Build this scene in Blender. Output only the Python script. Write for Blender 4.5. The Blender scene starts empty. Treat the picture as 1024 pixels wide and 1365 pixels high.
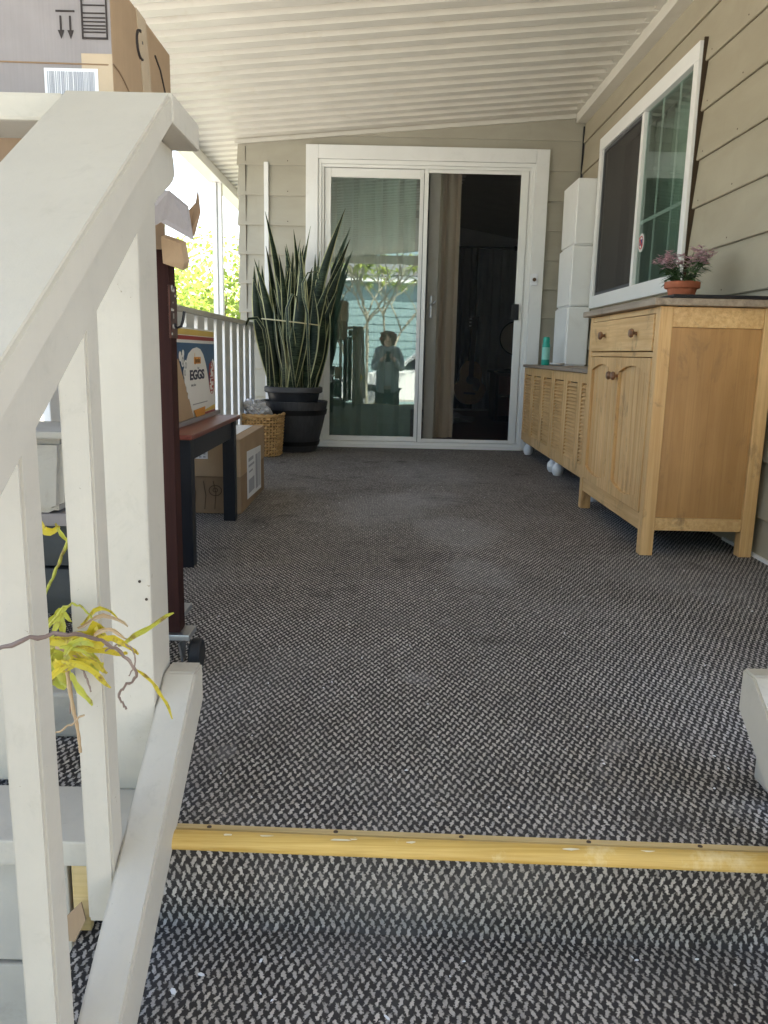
import bpy, bmesh, math, random
from mathutils import Vector, Matrix, Quaternion
random.seed(7)
S = bpy.context.scene
COL = S.collection
PI = math.pi
# ------------------------------------------------------------------ camera
pitch, yaw, roll = math.radians(11.3), math.radians(0.15), math.radians(1.25)
fw = Vector((math.sin(yaw)*math.cos(pitch), math.cos(yaw)*math.cos(pitch), -math.sin(pitch)))
rt = Vector((math.cos(yaw), -math.sin(yaw), 0)); up = rt.cross(fw)
r2 = math.cos(roll)*rt + math.sin(roll)*up
u2 = math.cos(roll)*up - math.sin(roll)*rt
cd = bpy.data.cameras.new('camera'); cam = bpy.data.objects.new('camera', cd); COL.objects.link(cam)
cam.matrix_world = Matrix(((r2.x, u2.x, -fw.x, 0), (r2.y, u2.y, -fw.y, 0), (r2.z, u2.z, -fw.z, 0.68), (0, 0, 0, 1)))
cd.sensor_fit = 'VERTICAL'; cd.sensor_height = 36; cd.lens = 1060/1365*36; cd.clip_start = 0.03; cd.clip_end = 500
S.camera = cam
# ------------------------------------------------------------------ light
SUN_EL, SUN_AZ = math.radians(56), math.radians(38)      # azimuth from +Y towards +X
w = bpy.data.worlds.new('World'); S.world = w; w.use_nodes = True
wn = w.node_tree; bg = wn.nodes['Background']
sky = wn.nodes.new('ShaderNodeTexSky'); sky.sky_type = 'NISHITA'; sky.sun_disc = False
sky.sun_elevation = SUN_EL; sky.sun_rotation = SUN_AZ; sky.air_density = 1.2; sky.dust_density = 3.0; sky.ozone_density = 1.0
wn.links.new(sky.outputs[0], bg.inputs[0]); bg.inputs[1].default_value = 0.125
sl = bpy.data.lights.new('sun', 'SUN'); sl.energy = 5.0; sl.angle = math.radians(0.6); sl.color = (1, .92, .80)
so = bpy.data.objects.new('sun', sl); COL.objects.link(so)
sd = Vector((math.sin(SUN_AZ)*math.cos(SUN_EL), math.cos(SUN_AZ)*math.cos(SUN_EL), math.sin(SUN_EL)))
so.rotation_euler = sd.to_track_quat('Z', 'Y').to_euler(); so.location = sd*30
S.view_settings.view_transform = 'Standard'; S.view_settings.look = 'None'
S.view_settings.exposure = 2.6; S.view_settings.gamma = 1
try:
    S.cycles.max_bounces = 10; S.cycles.diffuse_bounces = 6; S.cycles.glossy_bounces = 4; S.cycles.transparent_max_bounces = 12
except Exception: pass

# ------------------------------------------------------------------ materials
class N:
    """tiny node-graph helper"""
    def __init__(s, m): s.t = m.node_tree
    def new(s, kind, **kw):
        n = s.t.nodes.new(kind)
        for k, v in kw.items(): setattr(n, k, v)
        return n
    def link(s, a, b): s.t.links.new(a, b)
    def val(s, n, i, v):
        if hasattr(v, 'is_output') or isinstance(v, bpy.types.NodeSocket): s.link(v, n.inputs[i])
        else: n.inputs[i].default_value = v
    def math(s, op, a, b=0.0, c=None, clamp=False):
        n = s.new('ShaderNodeMath', operation=op); n.use_clamp = clamp
        s.val(n, 0, a); s.val(n, 1, b)
        if c is not None: s.val(n, 2, c)
        return n.outputs[0]
    def mix(s, f, a, b):
        n = s.new('ShaderNodeMix', data_type='RGBA')
        s.val(n, 0, f)
        for i, v in ((6, a), (7, b)):
            if isinstance(v, bpy.types.NodeSocket): s.link(v, n.inputs[i])
            else: n.inputs[i].default_value = (*v, 1) if len(v) == 3 else v
        return n.outputs[2]
    def noise(s, vec, scale, detail=3, rough=.5, dist=0):
        n = s.new('ShaderNodeTexNoise'); s.link(vec, n.inputs['Vector'])
        n.inputs['Scale'].default_value = scale; n.inputs['Detail'].default_value = detail
        n.inputs['Roughness'].default_value = rough; n.inputs['Distortion'].default_value = dist
        return n
    def ramp(s, f, stops):
        n = s.new('ShaderNodeValToRGB'); s.link(f, n.inputs[0]); cr = n.color_ramp
        while len(cr.elements) < len(stops): cr.elements.new(.5)
        for e, (p, c) in zip(cr.elements, stops):
            e.position = p; e.color = (*c, 1) if len(c) == 3 else c
        return n.outputs[0]
    def mapr(s, v, a, b, c=0.0, d=1.0):
        n = s.new('ShaderNodeMapRange'); s.val(n, 0, v)
        for i, x in enumerate((a, b, c, d)): n.inputs[i+1].default_value = x
        return n.outputs[0]
    def scalev(s, vec, sc):
        n = s.new('ShaderNodeMapping'); s.link(vec, n.inputs[0]); n.inputs['Scale'].default_value = sc
        return n.outputs[0]

def newmat(name):
    m = bpy.data.materials.new(name); m.use_nodes = True
    g = N(m); b = m.node_tree.nodes['Principled BSDF']
    tc = g.new('ShaderNodeTexCoord')
    return m, g, b, tc

def bump(g, b, h, strength=.2, dist=.002):
    n = g.new('ShaderNodeBump'); n.inputs['Strength'].default_value = strength; n.inputs['Distance'].default_value = dist
    g.link(h, n.inputs['Height']); g.link(n.outputs[0], b.inputs['Normal'])

def paint(name, c, rough=.5, var=.08, scale=6, dirt=None, dirt_amt=.5, dirt_scale=9, grain=None, bmp=.15, spec=.4):
    """painted / plastic / generic surface with mottling, optional dirt and directional grain"""
    m, g, b, tc = newmat(name)
    P = tc.outputs['Object']
    n1 = g.noise(P, scale, 5, .6)
    f = g.mapr(n1.outputs[0], .3, .7)
    lo = tuple(max(0, x*(1-var)) for x in c); hi = tuple(min(1, x*(1+var)) for x in c)
    col = g.mix(f, lo, hi)
    if dirt:
        n2 = g.noise(P, dirt_scale, 8, .7, .6)
        df = g.math('MULTIPLY', g.mapr(n2.outputs[0], .56, .75), dirt_amt, clamp=True)
        col = g.mix(df, col, dirt)
    g.link(col, b.inputs['Base Color'])
    b.inputs['Roughness'].default_value = rough
    b.inputs['Specular IOR Level'].default_value = spec
    if grain: h = g.noise(g.scalev(P, grain), 1, 5, .6).outputs[0]
    else: h = g.noise(P, 160, 3, .6).outputs[0]
    bump(g, b, h, bmp)
    return m

def wood(name, c1, c2, axis='z', rough=.5, stain=None, stain_amt=.5, freq=60):
    m, g, b, tc = newmat(name)
    P = tc.outputs['Object']
    sc = {'x': (2.5, freq, freq), 'y': (freq, 2.5, freq), 'z': (freq, freq, 2.5)}[axis]
    n1 = g.noise(g.scalev(P, sc), 1, 6, .62, .3)
    col = g.mix(g.mapr(n1.outputs[0], .38, .62), c1, c2)
    n9 = g.noise(g.scalev(P, {'x': (1, 150, 150), 'y': (150, 1, 150), 'z': (150, 150, 1)}[axis]), 1.3, 3, .5)
    col = g.mix(g.mapr(n9.outputs[0], .55, .75, 0, .38), col, tuple(x*.55 for x in c1))
    n0 = g.noise(P, 3.2, 4, .5)
    col = g.mix(g.mapr(n0.outputs[0], .35, .7, 0, .55), col, tuple(x*.68 for x in c1))
    if stain:
        n2 = g.noise(g.scalev(P, (9, 9, 5)), 1, 8, .72, .5)
        col = g.mix(g.math('MULTIPLY', g.mapr(n2.outputs[0], .57, .72), stain_amt, clamp=True), col, stain)
    g.link(col, b.inputs['Base Color']); b.inputs['Roughness'].default_value = rough
    bump(g, b, n1.outputs[0], .25, .001)
    return m

def metal(name, c, rough=.35):
    m, g, b, tc = newmat(name)
    n = g.noise(tc.outputs['Object'], 40, 4)
    g.link(g.mix(n.outputs[0], tuple(x*.8 for x in c), c), b.inputs['Base Color'])
    b.inputs['Metallic'].default_value = .9; b.inputs['Roughness'].default_value = rough
    return m

def carpet_mat():
    m, g, b, tc = newmat('carpet')
    P = tc.outputs['UV']
    sep0 = g.new('ShaderNodeSeparateXYZ'); g.link(P, sep0.inputs[0])
    wob = g.noise(P, 240, 2, .5); ws = g.new('ShaderNodeSeparateColor'); g.link(wob.outputs['Color'], ws.inputs[0])
    wb2 = g.noise(P, 7, 2, .5); ws2 = g.new('ShaderNodeSeparateColor'); g.link(wb2.outputs['Color'], ws2.inputs[0])
    A = g.math; PX, PY = .0150, .0262
    x = A('ADD', sep0.outputs[0], A('MULTIPLY', A('SUBTRACT', ws.outputs[0], .5), .0095))
    x = A('ADD', x, A('MULTIPLY', A('SUBTRACT', ws2.outputs[0], .5), .012))
    y = A('ADD', sep0.outputs[1], A('MULTIPLY', A('SUBTRACT', ws.outputs[1], .5), .0075))
    y = A('ADD', y, A('MULTIPLY', A('SUBTRACT', ws2.outputs[1], .5), .02))
    def dash(ox, oy, ang, rx, ry):
        u = A('ADD', A('DIVIDE', x, PX), ox); v = A('ADD', A('DIVIDE', y, PY), oy)
        fu, fv = A('FLOOR', u), A('FLOOR', v)
        a = A('MULTIPLY', A('SUBTRACT', A('SUBTRACT', u, fu), .5), PX)
        c = A('MULTIPLY', A('SUBTRACT', A('SUBTRACT', v, fv), .5), PY)
        comb = g.new('ShaderNodeCombineXYZ'); g.link(fu, comb.inputs[0]); g.link(fv, comb.inputs[1]); comb.inputs[2].default_value = ox*7
        wn_ = g.new('ShaderNodeTexWhiteNoise', noise_dimensions='3D'); g.link(comb.outputs[0], wn_.inputs[0])
        cs, sn = math.cos(ang), math.sin(ang)
        a2 = A('SUBTRACT', A('MULTIPLY', a, cs), A('MULTIPLY', c, sn))
        c2 = A('ADD', A('MULTIPLY', a, sn), A('MULTIPLY', c, cs))
        e = A('SQRT', A('ADD', A('POWER', A('ABSOLUTE', A('DIVIDE', a2, rx)), 2.0), A('POWER', A('ABSOLUTE', A('DIVIDE', c2, ry)), 2.0)))
        return g.mapr(e, 1.15, .72), wn_.outputs[0]
    m1, r1 = dash(0, 0, .30, .0026, .0092)
    m2, r2_ = dash(.5, .5, -.30, .0029, .0088)
    mk = A('MAXIMUM', A('MULTIPLY', m1, g.mapr(r1, 0, 1, .62, 1.0)), A('MULTIPLY', m2, g.mapr(r2_, 0, 1, .55, .95)))
    fib = g.noise(P, 900, 2, .6)
    mk = A('MULTIPLY', mk, g.mapr(fib.outputs[0], .3, .7, .72, 1.1), clamp=True)
    big = g.noise(P, 2.1, 5, .6, .4); mid = g.noise(P, 9, 4, .6)
    light = g.mix(g.mapr(big.outputs[0], .35, .68), (.52, .475, .43), (.67, .62, .575))
    dark = g.mix(g.mapr(mid.outputs[0], .35, .7), (.030, .027, .026), (.046, .042, .040))
    dark = g.mix(g.mapr(fib.outputs[0], .45, .75, 0, .5), dark, (.07, .066, .064))
    col = g.mix(mk, dark, light)
    # dusty film in worn patches, grime in others
    dst = g.noise(P, 1.3, 6, .65, .8)
    col = g.mix(g.mapr(dst.outputs[0], .50, .68, 0, .24), col, (.24, .235, .23))
    sp2 = g.noise(P, 2.6, 7, .7, 1.6)
    col = g.mix(g.mapr(sp2.outputs[0], .60, .68, 0, .26), col, (.34, .33, .33))
    # pale worn patches on the walking line towards the door
    wn3 = g.noise(P, 5.5, 5, .65); wsp = g.math('MULTIPLY', g.math('SUBTRACT', wn3.outputs[0], .5), .55)
    for (cx0_, cy0_, rx_, ry_, am) in ((.30, 3.05, .20, .32, .19), (.20, 3.75, .22, .30, .18), (.32, 2.45, .13, .20, .16), (-.02, 3.5, .25, .5, .16), (.26, 4.6, .3, .6, .14)):
        ex = g.math('DIVIDE', g.math('SUBTRACT', sep0.outputs[0], cx0_), rx_); ey = g.math('DIVIDE', g.math('SUBTRACT', sep0.outputs[1], cy0_), ry_)
        dd_ = g.math('ADD', g.math('SQRT', g.math('ADD', g.math('MULTIPLY', ex, ex), g.math('MULTIPLY', ey, ey))), g.math('MULTIPLY', wsp, 2.2))
        col = g.mix(g.mapr(dd_, 1.0, .55, 0, am), col, (.40, .405, .41))
    grm = g.noise(P, 3.1, 6, .7, .5)
    col = g.mix(g.mapr(grm.outputs[0], .57, .70, 0, .6), col, (.045, .041, .037))
    g.link(col, b.inputs['Base Color']); b.inputs['Roughness'].default_value = .95
    b.inputs['Specular IOR Level'].default_value = .12
    bump(g, b, A('ADD', mk, A('MULTIPLY', fib.outputs[0], .4)), .6, .0018)
    return m

def siding_mat(name, c, c2):
    m, g, b, tc = newmat(name)
    P = tc.outputs['Object']
    n = g.noise(g.scalev(P, (1.2, 1.2, 3)), 2.2, 6, .6, .5)
    col = g.mix(g.mapr(n.outputs[0], .3, .7), c, c2)
    n2 = g.noise(g.scalev(P, (6, 6, 1.2)), 2, 7, .7, .8)
    col = g.mix(g.mapr(n2.outputs[0], .6, .78, 0, .25), col, tuple(x*.6 for x in c))
    g.link(col, b.inputs['Base Color']); b.inputs['Roughness'].default_value = .62
    h = g.noise(g.scalev(P, (5, 5, 60)), 3, 6, .6, 1.2)
    bump(g, b, h.outputs[0], .22, .002)
    return m

def glass_mat(name, tint, refl, wav=.0):
    m = bpy.data.materials.new(name); m.use_nodes = True; g = N(m)
    t = m.node_tree; t.nodes.remove(t.nodes['Principled BSDF']); out = t.nodes['Material Output']
    tr = g.new('ShaderNodeBsdfTransparent'); tr.inputs[0].default_value = (*tint, 1)
    gl = g.new('ShaderNodeBsdfGlossy'); gl.inputs['Roughness'].default_value = 0.0; gl.inputs['Color'].default_value = (.88, 1, .97, 1)
    mx = g.new('ShaderNodeMixShader')
    mx.inputs[0].default_value = refl
    g.link(tr.outputs[0], mx.inputs[1]); g.link(gl.outputs[0], mx.inputs[2]); g.link(mx.outputs[0], out.inputs[0])
    if wav:
        tc = g.new('ShaderNodeTexCoord'); n = g.noise(g.scalev(tc.outputs['Object'], (1, 1, 2.2)), 5, 1, .4)
        bp = g.new('ShaderNodeBump'); bp.inputs['Strength'].default_value = 1; bp.inputs['Distance'].default_value = wav
        g.link(n.outputs[0], bp.inputs['Height']); g.link(bp.outputs[0], gl.inputs['Normal'])
    return m

def screen_mat(name, c, op):
    m = bpy.data.materials.new(name); m.use_nodes = True; g = N(m)
    t = m.node_tree; b = t.nodes['Principled BSDF']; out = t.nodes['Material Output']
    b.inputs['Base Color'].default_value = (*c, 1); b.inputs['Roughness'].default_value = .7
    tr = g.new('ShaderNodeBsdfTransparent'); mx = g.new('ShaderNodeMixShader'); mx.inputs[0].default_value = op
    g.link(tr.outputs[0], mx.inputs[1]); g.link(b.outputs[0], mx.inputs[2]); g.link(mx.outputs[0], out.inputs[0])
    return m

def leaf_mat(name, c1, c2, trans=.35, rough=.5, dry=False):
    m, g, b, tc = newmat(name)
    n = g.noise(tc.outputs['Object'], 2.0, 4, .6); n2 = g.noise(tc.outputs['Object'], 26, 2, .5); n3 = g.noise(tc.outputs['Object'], 75, 5, .65)
    f = g.math('ADD', g.mapr(n.outputs[0], .3, .7, 0, .6), g.mapr(n2.outputs[0], .3, .7, 0, .4))
    col = g.mix(f, c1, c2)
    if dry: col = g.mix(g.mapr(n3.outputs[0], .52, .66, 0, .85), col, (.20, .11, .035))
    g.link(col, b.inputs['Base Color']); b.inputs['Roughness'].default_value = rough
    out = m.node_tree.nodes['Material Output']
    tl = g.new('ShaderNodeBsdfTranslucent'); g.link(col, tl.inputs[0])
    mx = g.new('ShaderNodeMixShader'); mx.inputs[0].default_value = trans
    g.link(b.outputs[0], mx.inputs[1]); g.link(tl.outputs[0], mx.inputs[2]); g.link(mx.outputs[0], out.inputs[0])
    return m

def snake_mat():
    m, g, b, tc = newmat('snake_leaf')
    uv = g.new('ShaderNodeSeparateXYZ'); g.link(tc.outputs['UV'], uv.inputs[0])
    P = tc.outputs['Object']
    edge = g.math('ABSOLUTE', g.math('SUBTRACT', uv.outputs[0], .5))
    wv = g.noise(g.scalev(P, (10, 10, 60)), 1, 4, .7, 1.5)
    band = g.mapr(wv.outputs[0], .42, .60)
    body = g.mix(band, (.006, .016, .007), (.050, .075, .040))
    n = g.noise(P, 5, 3)
    body = g.mix(g.mapr(n.outputs[0], .38, .6, 0, .85), body, (.008, .015, .009))
    col = g.mix(g.mapr(edge, .37, .43), body, (.40, .40, .22))
    g.link(col, b.inputs['Base Color']); b.inputs['Roughness'].default_value = .5; b.inputs['Specular IOR Level'].default_value = .22
    return m

def wicker_mat():
    m, g, b, tc = newmat('wicker')
    P = tc.outputs['Object']
    n = g.noise(g.scalev(P, (20, 20, 80)), 1, 4)
    col = g.mix(g.mapr(n.outputs[0], .3, .7), (.32, .17, .055), (.62, .40, .17))
    g.link(col, b.inputs['Base Color']); b.inputs['Roughness'].default_value = .55
    return m

def cardboard(name, c):
    m, g, b, tc = newmat(name)
    P = tc.outputs['Object']
    n = g.noise(P, 5, 5, .6); n2 = g.noise(g.scalev(P, (300, 300, 8)), 1, 2)
    col = g.mix(g.mapr(n.outputs[0], .3, .7), tuple(x*.85 for x in c), tuple(min(1, x*1.12) for x in c))
    col = g.mix(g.mapr(n2.outputs[0], .4, .7, 0, .12), col, tuple(x*.6 for x in c))
    g.link(col, b.inputs['Base Color']); b.inputs['Roughness'].default_value = .8
    bump(g, b, n2.outputs[0], .1, .001)
    return m

def rail_mat():
    m, g, b, tc = newmat('rail_paint')
    P = tc.outputs['Object']
    n1 = g.noise(P, 5, 5, .6); col = g.mix(g.mapr(n1.outputs[0], .3, .7), (.425, .39, .33), (.475, .44, .375))
    br = g.noise(g.scalev(P, (70, 5, 70)), 1, 5, .6); bz_ = g.noise(g.scalev(P, (70, 70, 4)), 1, 5, .6)
    h = g.math('ADD', br.outputs[0], bz_.outputs[0])
    col = g.mix(g.mapr(h, 1.06, 1.35, 0, .35), col, (.40, .37, .32))
    gr = g.noise(P, 14, 8, .72, .6); col = g.mix(g.mapr(gr.outputs[0], .57, .72, 0, .45), col, (.33, .30, .25))
    ch = g.noise(P, 60, 5, .7, 1.2); col = g.mix(g.mapr(ch.outputs[0], .705, .73, 0, .75), col, (.20, .165, .12))
    sp = g.noise(P, 330, 2, .5); col = g.mix(g.mapr(sp.outputs[0], .76, .80, 0, .6), col, (.12, .10, .08))
    g.link(col, b.inputs['Base Color']); b.inputs['Roughness'].default_value = .5; b.inputs['Specular IOR Level'].default_value = .4
    bump(g, b, h, .22, .0016)
    return m

M = dict(
    carpet=carpet_mat(),
    trim=paint('cream_paint', (.60, .575, .52), .5, .05, 7, (.36, .33, .28), .35, 11, (14, 14, 3), .18),
    rail=rail_mat(),
    pan=paint('pan_paint', (.60, .575, .515), .4, .05, 4, (.45, .38, .25), .35, 5, None, .06),
    white=paint('white_vinyl', (.74, .74, .73), .35, .03, 5, (.50, .49, .46), .25, 8, None, .04),
    wside=siding_mat('siding_wall', (.325, .285, .205), (.375, .335, .25)),
    gside=siding_mat('siding_gable', (.335, .31, .25), (.385, .36, .295)),
    yellow=wood('nosing_yellow', (.50, .31, .065), (.66, .45, .14), 'x', .5, (.80, .70, .45), .5, 190),
    nosepale=wood('nosing_flange', (.54, .40, .17), (.68, .52, .26), 'x', .45, (.5, .38, .2), .35, 120),
    screw=paint('dark_screw', (.05, .03, .02), .5),
    scuff=paint('pale_scuff', (.72, .66, .50), .6),
    pine=wood('pine', (.60, .345, .13), (.78, .51, .235), 'z', .45, (.20, .11, .045), .85),
    pine_y=wood('pine_flat', (.60, .345, .13), (.76, .50, .23), 'y', .45, (.20, .11, .045), .85),
    ply=wood('ply_panel', (.42, .215, .07), (.51, .28, .10), 'z', .42, (.22, .12, .05), .8, 28),
    ntop=wood('worn_top', (.25, .19, .14), (.38, .30, .22), 'y', .6, (.10, .08, .06), .8),
    knob=wood('knob_brown', (.16, .075, .035), (.24, .12, .06), 'x', .4),
    blackmat=paint('black_mat', (.014, .013, .015), .45, .1),
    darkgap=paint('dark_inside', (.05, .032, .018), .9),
    plastic_w=paint('white_plastic', (.80, .80, .785), .4, .03, 5, (.60, .58, .54), .3, 7),
    black=paint('black_paint', (.012, .013, .017), .38, .15),
    redwood=wood('red_top', (.13, .028, .018), (.20, .05, .032), 'y', .35),
    brownpost=wood('brown_post', (.022, .007, .006), (.036, .012, .010), 'z', .7),
    barrel=wood('barrel_plastic', (.035, .036, .042), (.055, .056, .064), 'z', .5),
    band=paint('barrel_band', (.006, .006, .007), .4),
    potg=paint('grey_pot', (.022, .024, .030), .45, .15),
    potrim=paint('grey_rim', (.07, .072, .08), .5, .15),
    soil=paint('soil', (.05, .035, .025), .95, .4, 60),
    snake=snake_mat(), wicker=wicker_mat(),
    card=cardboard('cardboard', (.37, .255, .155)), card2=cardboard('cardboard_dark', (.26, .17, .10)),
    cardgrey=cardboard('cardboard_greyed', (.27, .245, .245)), ink=paint('ink', (.03, .022, .02), .7),
    inkbrown=paint('ink_brown', (.10, .06, .035), .8),
    tape=paint('packing_tape', (.46, .36, .25), .25, .1),
    label=paint('label_white', (.74, .75, .78), .5, .04), labelgrey=paint('label_print', (.36, .37, .42), .6),
    blue=paint('print_blue', (.035, .085, .17), .5, .2, 10), eyellow=paint('print_yellow', (.60, .42, .10), .5),
    ered=paint('print_red', (.30, .035, .03), .5), ewhite=paint('print_white', (.72, .70, .67), .5, .03),
    enavy=paint('print_navy', (.018, .018, .05), .5), eorange=paint('print_orange', (.60, .25, .03), .5),
    egrey=paint('print_grey', (.30, .30, .30), .6),
    film=paint('crumpled_film', (.50, .50, .52), .3, .2, 30),
    terra=paint('terracotta', (.42, .125, .06), .75, .12, 30, (.6, .4, .3), .2, 30),
    green=leaf_mat('herb_leaf', (.035, .09, .03), (.09, .17, .06), .15),
    pink=paint('pink_petal', (.62, .42, .48), .6, .25, 60),
    teal=paint('can_teal', (.02, .33, .25), .3, .1), tealL=paint('can_label', (.25, .58, .50), .35),
    ygreen=leaf_mat('olive_leaf', (.36, .38, .05), (.52, .50, .06), .25, dry=True), ydryb=leaf_mat('brown_stem', (.13, .085, .07), (.30, .22, .18), .05), ydryt=leaf_mat('tan_stem', (.30, .18, .09), (.50, .38, .22), .05),
    yleaf=leaf_mat('yellow_leaf', (.50, .44, .04), (.66, .50, .03), .25, dry=True), ydry=leaf_mat('dry_stem', (.22, .15, .12), (.42, .33, .20), .1),
    steel=metal('steel', (.55, .56, .58)), wire=metal('dark_wire', (.05, .04, .035), .5), rubber=paint('rubber', (.015, .015, .017), .6),
    bag=paint('dark_bag', (.045, .05, .052), .7, .25, 8), cream=paint('cream_plastic', (.40, .375, .33), .5, .08, 5, (.24, .21, .17), .5, 9),
    alum=paint('white_aluminium', (.78, .78, .76), .3, .02),
    glass=glass_mat('door_glass', (.40, .51, .48), .185, .00012), wglass=glass_mat('window_glass', (.56, .68, .63), .25, .0001),
    screen=screen_mat('screen_mesh', (.012, .012, .013), .22), wscreen=screen_mat('window_screen', (.06, .055, .05), .55),
    iwall=paint('room_wall', (.52, .54, .58), .8), iceil=paint('room_ceiling', (.30, .27, .24), .8), ifloor=wood('room_floor', (.12, .03, .018), (.18, .055, .03), 'y', .35),
    curtain=paint('linen_curtain', (.66, .56, .45), .9, .05), drape=paint('dark_drape', (.04, .04, .045), .9), sheer=paint('sheer_curtain', (.50, .56, .50), .9),
    guitar=wood('guitar_top', (.42, .19, .04), (.52, .26, .07), 'z', .3), gdark=wood('guitar_dark', (.05, .018, .012), (.08, .03, .02), 'z', .3),
    gravel=paint('grey_gravel', (.30, .285, .24), .9, .4, 3), concrete=paint('concrete', (.56, .53, .47), .85, .12, 2, (.3, .28, .25), .5, 3),
    shrub=leaf_mat('shrub_leaf', (.17, .28, .04), (.38, .46, .09), .5), bark=paint('bark', (.20, .15, .11), .9, .3, 20),
    plum=leaf_mat('plumeria_leaf', (.22, .30, .06), (.45, .48, .12), .4), pbark=paint('grey_bark', (.27, .25, .20), .8, .2, 20),
    nwall=siding_mat('neighbour_siding', (.17, .26, .27), (.22, .31, .32)), nroof=paint('roof', (.16, .16, .16), .9),
    carpaint=paint('car_paint', (.70, .70, .70), .25, .02), cglass=paint('car_glass', (.02, .025, .03), .08, spec=.8),
    skin=paint('skin', (.55, .34, .25), .5, .05), hair=paint('curly_hair', (.14, .05, .025), .6, .3, 40),
    shirt=paint('white_shirt', (.50, .50, .50), .85, .04), jacket=paint('pale_jacket', (.26, .28, .28), .85), pants=paint('dark_trousers', (.02, .022, .025), .85),
    phone=paint('phone', (.01, .01, .012), .3),
    sred=paint('sticker_red', (.50, .05, .05), .5), sblue=paint('sticker_blue', (.03, .05, .2), .5),
    string=paint('twine', (.55, .48, .28), .8),
)

for k_, v_ in (('black', .25), ('brownpost', .15), ('blackmat', .2), ('gdark', .2), ('potg', .3)):
    M[k_].node_tree.nodes['Principled BSDF'].inputs['Specular IOR Level'].default_value = v_
# ------------------------------------------------------------------ geometry helpers
class MB:
    def __init__(s): s.v = []; s.f = []; s.uv = {}
    def add(s, vs, fs, M4=None):
        o = len(s.v)
        for p in vs:
            p = Vector(p)
            if M4: p = M4 @ p
            s.v.append(tuple(p))
        for f in fs: s.f.append(tuple(o+i for i in f))
        return s
    def bm(s, b, M4=None):
        b.verts.index_update()
        s.add([v.co[:] for v in b.verts], [[v.index for v in f.verts] for f in b.faces], M4); b.free(); return s
    def box(s, x0, x1, y0, y1, z0, z1, bev=0, M4=None, seg=2):
        b = bmesh.new(); bmesh.ops.create_cube(b, size=1)
        for v in b.verts: v.co = Vector(((x0+x1)/2+v.co.x*(x1-x0), (y0+y1)/2+v.co.y*(y1-y0), (z0+z1)/2+v.co.z*(z1-z0)))
        if bev: bmesh.ops.bevel(b, geom=b.edges[:], offset=bev, segments=seg, affect='EDGES', profile=.6)
        return s.bm(b, M4)
    def prism(s, poly, a0, a1, axis='x', bev=0, M4=None):
        """poly: list of 2-D points; axis x -> (y,z), axis y -> (x,z), axis z -> (x,y)"""
        def P(p, a): return {'x': (a, p[0], p[1]), 'y': (p[0], a, p[1]), 'z': (p[0], p[1], a)}[axis]
        b = bmesh.new(); A = [b.verts.new(P(p, a0)) for p in poly]; B = [b.verts.new(P(p, a1)) for p in poly]; n = len(poly)
        b.faces.new(A); b.faces.new(B[::-1])
        for i in range(n): b.faces.new((A[i], B[i], B[(i+1) % n], A[(i+1) % n]))
        bmesh.ops.recalc_face_normals(b, faces=b.faces)
        if bev: bmesh.ops.bevel(b, geom=b.edges[:], offset=bev, segments=2, affect='EDGES')
        return s.bm(b, M4)
    def tube(s, pts, r, n=8, cap=True, flat=1.0):
        pts = [Vector(p) for p in pts]; k = len(pts)
        rr = r if isinstance(r, (list, tuple)) else [r]*k
        o = len(s.v); T0 = (pts[1]-pts[0]).normalized()
        ref = Vector((0, 0, 1)) if abs(T0.z) < .9 else Vector((1, 0, 0))
        U = T0.cross(ref).normalized()
        for i in range(k):
            T = (pts[min(i+1, k-1)]-pts[max(i-1, 0)]).normalized()
            U = (U - T*U.dot(T)).normalized(); V = T.cross(U)
            for j in range(n):
                a = 2*PI*j/n; s.v.append(tuple(pts[i]+rr[i]*(U*math.cos(a)+V*math.sin(a)*flat)))
        for i in range(k-1):
            for j in range(n): s.f.append((o+i*n+j, o+i*n+(j+1) % n, o+(i+1)*n+(j+1) % n, o+(i+1)*n+j))
        if cap: s.f.append(tuple(o+j for j in range(n))[::-1]); s.f.append(tuple(o+(k-1)*n+j for j in range(n)))
        return s
    def lathe(s, prof, c=(0, 0, 0), n=32, M4=None, cap=True):
        o = len(s.v); c = Vector(c)
        for r, z in prof:
            for j in range(n):
                a = 2*PI*j/n; p = Vector((r*math.cos(a), r*math.sin(a), z))
                if M4: p = M4 @ p
                s.v.append(tuple(p+c))
        for i in range(len(prof)-1):
            for j in range(n): s.f.append((o+i*n+j, o+i*n+(j+1) % n, o+(i+1)*n+(j+1) % n, o+(i+1)*n+j))
        if cap:
            s.f.append(tuple(o+j for j in range(n))[::-1]); e = o+(len(prof)-1)*n; s.f.append(tuple(e+j for j in range(n)))
        return s
    def ball(s, c, r, n=12, sc=(1, 1, 1)):
        b = bmesh.new(); bmesh.ops.create_uvsphere(b, u_segments=n, v_segments=max(6, n//2+2), radius=r)
        for v in b.verts: v.co = Vector((v.co.x*sc[0]+c[0], v.co.y*sc[1]+c[1], v.co.z*sc[2]+c[2]))
        return s.bm(b)
    def build(s, name, mat, parent=None, smooth=False, origin=None):
        me = bpy.data.meshes.new(name); off = Vector((0, 0, 0))
        if parent is not None: off = Vector(parent['_o'])
        elif origin is not None: off = Vector(origin)
        me.from_pydata([tuple(Vector(p)-off) for p in s.v], [], s.f); me.update()
        me.materials.append(mat)
        if smooth:
            for p in me.polygons: p.use_smooth = True
            try: me.set_sharp_from_angle(angle=math.radians(40))
            except Exception: pass
        o = bpy.data.objects.new(name, me); COL.objects.link(o)
        o['_o'] = tuple(off)
        if parent is not None: o.parent = parent
        else: o.location = off
        return o

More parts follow.
